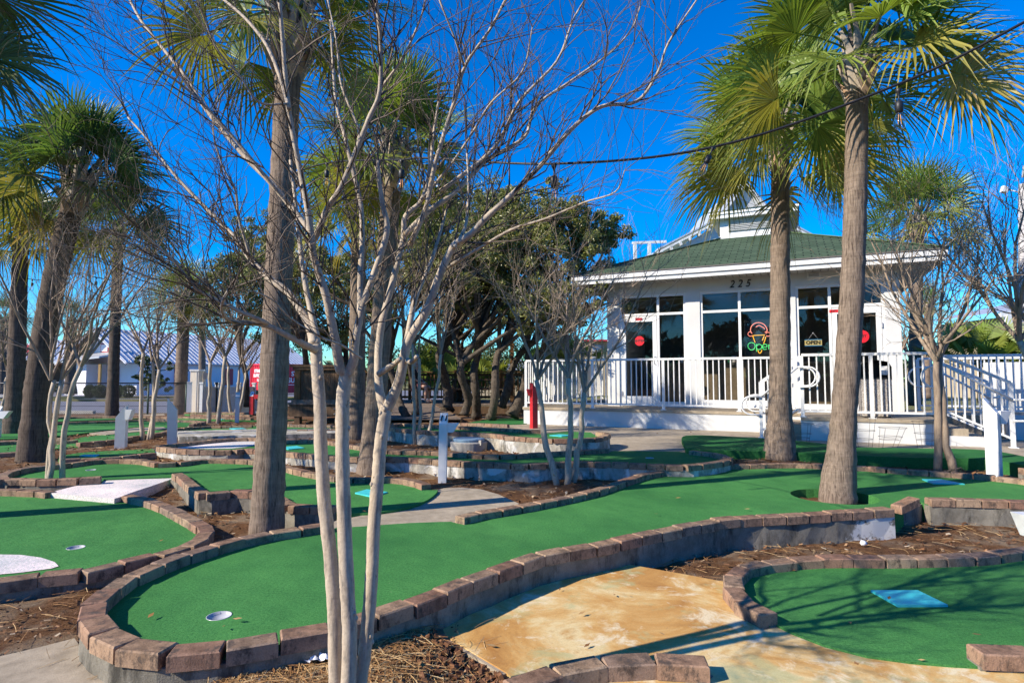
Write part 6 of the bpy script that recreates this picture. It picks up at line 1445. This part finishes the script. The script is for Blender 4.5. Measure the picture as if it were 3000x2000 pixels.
root = thing('bin_frame', 'dark green framed panel behind the red post', 'panel', (a.x, 21, 0)); m.box(((a.x + b_.x) / 2, 21.03, (a.z + b_.z) / 2), (b_.x - a.x - .1, .05, a.z - b_.z)); m.build('panel', T['dark_green'], root); m = MB(); q0 = D(720, 1172, 21); q1 = D(757, 1200, 21); m.box(((q0.x + q1.x) / 2, 20.98, (q0.z + q1.z) / 2), (q1.x - q0.x, .03, q0.z - q1.z)); m.build('plate', T['grey_metal'], root)
m = MB()
for px in (716, 769): q = D(px, 1146, 21); m.bar(Vector((q.x, 21, -.1)), q, .06)
m.bar(D(714, 1145, 21), D(771, 1145, 21), .07); m.build('frame', T['black'], root)
# ================================================================ BARN, PORCH HOUSE, CONTAINER
g = Vector((-.906, .423, 0)); l = Vector((.423, .906, 0)); A = D(403, 1054, 45); ze = A.z; A.z = 0; Wd = 8.0; Ln = 17.5; pk = 5.05; u = Vector((0, 0, 1))
root = thing('gabled_building', 'white gabled building with a ribbed metal roof and red trim', 'building', A)
m = MB(); m.poly3([A, A + g * Wd, A + g * Wd + u * ze, A + g * Wd / 2 + u * pk, A + u * ze], l * .2)
m.poly3([A + l * .2, A + l * Ln, A + l * Ln + u * ze, A + l * .2 + u * ze], g * .2); m.build('wall', T['barn_wall'], root)
ov = 1.1; m = MB()
for s in (0, 1):
    e = (A - g * .45 + u * (ze - .25)) if s == 0 else (A + g * (Wd + .45) + u * (ze - .25)); rg_ = A + g * Wd / 2 + u * (pk + .06)
    m.poly3([e - l * ov, e + l * (Ln + .5), rg_ + l * (Ln + .5), rg_ - l * ov], (0, 0, .06))
rf = m.build('roof', T['roof_metal'], root); m = MB(); k = -ov
while k < Ln + .5:
    e = A - g * .45 + u * (ze - .25 + .075); rg_ = A + g * Wd / 2 + u * (pk + .135); m.bar(e + l * k, rg_ + l * k, .06, .05, up=l); k += .40
m.build('rib', T['roof_metal'], rf)
m = MB()
for e in (A - g * .45 + u * (ze - .30), A + g * (Wd + .45) + u * (ze - .30)): m.bar(e - l * (ov - .02), A + g * Wd / 2 + u * (pk + .01) - l * (ov - .02), .06, .22, up=l)
m.build('barge_board', T['barn_wall'], rf); m = MB(); n_ = l * -1
for s in (0, 1):
    e = (A - g * .40 + u * (ze - .28)) if s == 0 else (A + g * (Wd + .40) + u * (ze - .28)); rg_ = A + g * Wd / 2 + u * (pk + .03); m.poly3([e - l * (ov - .06), e, rg_, rg_ - l * (ov - .06)], (0, 0, -.015))
m.build('eave_lining', T['brown_wood'], rf)
def gw(name, f0, f1, z0, z1, mat, parent, out=.03, th=.04): m = MB(); p0 = A + g * (Wd * f0) - l * out; p1 = A + g * (Wd * f1) - l * out; m.poly3([p0 + u * z0, p1 + u * z0, p1 + u * z1, p0 + u * z1], l * -th); return m.build(name, T[mat], parent)
w_ = gw('window', .43, .56, 3.3, 4.0, 'barn_trim', root); gw('pane', .445, .545, 3.38, 3.92, 'barn_wall', w_, .071)
dd = gw('door', .26, .42, 0, 2.2, 'barn_trim', root); gw('pane', .28, .40, .2, 2.05, 'black', dd, .071)
m = MB(); p = A + g * (Wd * .46) - l * 1.5; m.poly3([p, p + g * 3.0, p + g * 3.0 + u * 2.35, p + u * 2.35], l * 1.48); bay = m.build('bay', T['barn_wall'], root); m = MB(); p = A + g * (Wd * .10) - l * 2.3 + u * 2.25; m.poly3([p + u * .5, p + g * 6.6 + u * .1, p + g * 6.6 + l * 2.28 + u * .9, p + l * 2.28 + u * 1.0], (0, 0, .12)); m.build('canopy', T['grey_metal'], root)
for f in (.10, .50, .90): m = MB(); p = A + g * (Wd * f) - l * 2.2; m.bar(p, p + u * 2.3, .16); m.build('canopy_post', T['golden_wood'], root)
m = MB(); k = 1.0
for f in range(3): p = A + l * (3 + 4.5 * f) - g * .03; m.poly3([p + u * .7, p + l * 1.0 + u * .7, p + l * 1.0 + u * 2.1, p + u * 2.1], -g * .04)
m.build('side_window', T['barn_trim'], root)
y = 54; root = thing('porch_house', 'brown porch building with pale metal roofs at the far left', 'building', D(60, 1150, y)); a = D(-300, 1050, y); b_ = D(262, 1050, y)
m = MB(); m.box(((a.x + b_.x) / 2, y + 5, a.z / 2), (b_.x - a.x, 6, a.z)); m.build('wall', T['brown_wood'], root)
m = MB(); m.poly3([D(-330, 1054, y - 1), D(255, 1054, y - 1), D(255, 1033, y + 3), D(-330, 1033, y + 3)], (0, 0, .08)); rf = m.build('porch_roof', T['roof_metal'], root)
m = MB(); m.poly3([D(95, 1032, y + 2.5), D(285, 1032, y + 2.5), D(270, 998, y + 7), D(110, 998, y + 7)], (0, 0, .08)); m.build('roof', T['roof_metal'], root)
m = MB(); [m.bar(D(p_, 1053, y - 1) + u * .10, D(p_, 1033, y + 3) + u * .10, .07, .06) for p_ in range(-320, 256, 12)]; [m.bar(D(95 + 190 * t / 16, 1032, y + 2.5) + u * .1, D(110 + 160 * t / 16, 998, y + 7) + u * .1, .07, .06) for t in range(17)]; m.build('rib', T['trim_white'], rf)
m = MB(); q0, q1 = D(66, 1034, y + 2), D(118, 1006, y + 2); m.box(((q0.x + q1.x) / 2, y + 3, (q0.z + q1.z) / 2), (q1.x - q0.x, 2, q1.z - q0.z)); dm = m.build('dormer', T['barn_wall'], root)
q0, q1 = D(69, 1033, y + 1.9), D(92, 1010, y + 1.9); m = MB(); m.box(((q0.x + q1.x) / 2, y + 1.95, (q0.z + q1.z) / 2), (q1.x - q0.x, .08, q1.z - q0.z)); wn = m.build('window', T['barn_trim'], dm)
for px in (2, 118, 240): q = D(px, 1054, y - .8); m = MB(); m.box((q.x, y - .8, q.z / 2), (.22, .22, q.z)); m.build('porch_post', T['grey_metal'], root)
m = MB(); m.box(((a.x + b_.x) / 2, y - .6, .9), (b_.x - a.x, .06, .07)); m.box(((a.x + b_.x) / 2, y - .6, .35), (b_.x - a.x, .06, .07)); m.build('porch_rail', T['trim_white'], root)
m = MB(); r = random.Random(8)
for k in range(60): px = r.uniform(-200, 240); leaf_blob(m, r, D(px, r.uniform(1128, 1140), 50), .45, 60, .14)
tag(m.build('porch_hedge', T['shrub_leaf']), 'low dark hedge in front of the porch house', 'hedge')
C0 = D(786, 1100, 46); C0.z = .12; e_ = Vector((-.8, .6, 0)); s_ = Vector((.6, .8, 0)); hc_ = 2.28; root = thing('shipping_container', 'red shipping container with white lettering on its ribbed sides', 'container', C0)
m = MB()
def corr(m, o, d, L, n, out):
    st = L / n
    for i in range(n):
        p = o + d * (i * st); pf = [p, p + d * st * .35, p + d * st * .5 + out, p + d * st * .85 + out, p + d * st]
        for q0, q1 in zip(pf, pf[1:]): b0 = [q0 + u * .12, q1 + u * .12, q1 + u * (hc_ - .1), q0 + u * (hc_ - .1)]; m.add(b0, [(0, 1, 2, 3)])
corr(m, C0, e_, 2.44, 9, Vector((-.6, -.8, 0)) * -.04); corr(m, C0, s_, 6.1, 22, Vector((.8, -.6, 0)) * -.04)
m.poly3([C0 + u * (hc_ - .1), C0 + e_ * 2.44 + u * (hc_ - .1), C0 + e_ * 2.44 + s_ * 6.1 + u * (hc_ - .1), C0 + s_ * 6.1 + u * (hc_ - .1)], (0, 0, .02)); m.build('body', T['red_paint'], root)
m = MB(); [m.bar(p, p + u * hc_, .14) for p in (C0, C0 + e_ * 2.44, C0 + s_ * 6.1)]
for z in (.06, hc_ - .05): m.bar(C0 + u * z, C0 + e_ * 2.44 + u * z, .12); m.bar(C0 + u * z, C0 + s_ * 6.1 + u * z, .12)
m.build('frame', T['red_paint'], root)
for t, z, sz in (("STINKY'S", 1.72, .36), ('SUPPLY CO', 1.36, .33), ('12.51', 1.02, .26)): text_obj('lettering', t, sz, T['letter_white'], root, frame_m(C0 + e_ * 1.28 + u * z + Vector((-.6, -.8, 0)) * .02, -e_, u), .01, bold=.012, sx=.92)
for t, z, sz in (("STINKY'S", 1.50, .52), ('SUPPLY CO', .98, .52)): text_obj('lettering', t, sz, T['letter_white'], root, frame_m(C0 + s_ * 3.0 + u * z + Vector((.8, -.6, 0)) * .02, s_, u), .01, bold=.012)
m = MB(); m.poly3([C0 + s_ * 1.5 + u * .62 + Vector((.8, -.6, 0)) * .02, C0 + s_ * 4.6 + u * .62 + Vector((.8, -.6, 0)) * .02, C0 + s_ * 4.6 + u * .67 + Vector((.8, -.6, 0)) * .02, C0 + s_ * 1.5 + u * .67 + Vector((.8, -.6, 0)) * .02], Vector((.8, -.6, 0)) * .01); m.build('underline', T['letter_white'], root)
# low buildings glimpsed behind the deck
y = 40; a, b_ = D(1395, 1085, y), D(1555, 1085, y); root = thing('tan_cottage', 'tan cottage with a grey roof glimpsed behind the boardwalk rail', 'house', ((a.x + b_.x) / 2, y, 0)); m = MB(); m.box(((a.x + b_.x) / 2, y + 2.5, a.z / 2), (b_.x - a.x, 5, a.z)); m.build('wall', T['beige_wall'], root)
m = MB(); m.poly3([a + Vector((-.4, -.5, 0)), b_ + Vector((.4, -.5, 0)), D(1530, 1058, y + 2.5), D(1420, 1058, y + 2.5)], (0, 0, .1)); m.poly3([a + Vector((-.4, 5.5, 0)), b_ + Vector((.4, 5.5, 0)), D(1530, 1058, y + 2.5) , D(1420, 1058, y + 2.5)], (0, 0, .1)); m.build('roof', T['grey_metal'], root)
y = 45; a, b_ = D(1715, 1000, y), D(1790, 1000, y); root = thing('white_house', 'white house with a red roof edge left of the pavilion', 'house', ((a.x + b_.x) / 2, y, 0)); m = MB(); m.box(((a.x + b_.x) / 2, y + 2.5, a.z / 2), (b_.x - a.x, 5, a.z)); m.build('wall', T['beige_wall'], root)
m = MB(); m.poly3([a + Vector((-.3, -.5, 0)), b_ + Vector((.6, -.5, 0)), b_ + Vector((.6, 5, .3)), a + Vector((-.3, 5, .3))], (0, 0, .12)); m.build('roof', T['barn_trim'], root)
q = D(1752, 1030, y); m = MB(); m.box((q.x, y - .04, q.z), (.9, .08, 1.0)); m.build('window', T['grey_metal'], root)
# ================================================================ CAMERA, LIGHT
cam = bpy.data.cameras.new('camera'); co = bpy.data.objects.new('camera', cam); COL.objects.link(co)
cam.lens = F / 3000 * 36; cam.sensor_width = 36; cam.clip_end = 5000; cam.clip_start = .05
co.location = (0, 0, CZ); co.rotation_euler = (pi / 2 + PIT, 0, 0); scene.camera = co
EL = radians(32); AZ = radians(23)            # the sun stands to the left and a little behind the camera
sd = Vector((-cos(AZ) * cos(EL), -sin(AZ) * cos(EL), sin(EL)))
sun = bpy.data.lights.new('sun', 'SUN'); sun.energy = 5.0; sun.angle = radians(.53); sun.color = (1, .90, .74)
so = bpy.data.objects.new('sun', sun); COL.objects.link(so); so.rotation_euler = sd.to_track_quat('Z', 'Y').to_euler(); so.location = sd * 60
w = bpy.data.worlds.new('World'); scene.world = w; w.use_nodes = True; nt = w.node_tree
bg = nt.nodes['Background']; sky = nt.nodes.new('ShaderNodeTexSky'); sky.sky_type = 'NISHITA'; sky.sun_disc = False
sky.sun_elevation = EL; sky.sun_rotation = atan2(sd.x, sd.y); sky.altitude = 0; sky.air_density = 1.0; sky.dust_density = .1; sky.ozone_density = 2
hs = nt.nodes.new('ShaderNodeHueSaturation'); hs.inputs['Saturation'].default_value = 1.8
nt.links.new(sky.outputs[0], hs.inputs['Color']); tint = nt.nodes.new('ShaderNodeMix'); tint.data_type = 'RGBA'; tint.blend_type = 'MULTIPLY'; tint.inputs[0].default_value = 1; tint.inputs[7].default_value = (.45, .93, 1.30, 1); nt.links.new(hs.outputs[0], tint.inputs[6]); nt.links.new(tint.outputs[2], bg.inputs['Color']); bg.inputs['Strength'].default_value = .115
scene.view_settings.view_transform = 'Standard'; scene.view_settings.look = 'None'; scene.view_settings.exposure = 0.68; scene.view_settings.gamma = 1
scene.cycles.max_bounces = 6; scene.cycles.transparent_max_bounces = 12; scene.cycles.caustics_reflective = False; scene.cycles.caustics_refractive = False
scene.cycles.use_denoising = True
scene.cycles.sample_clamp_indirect = 6
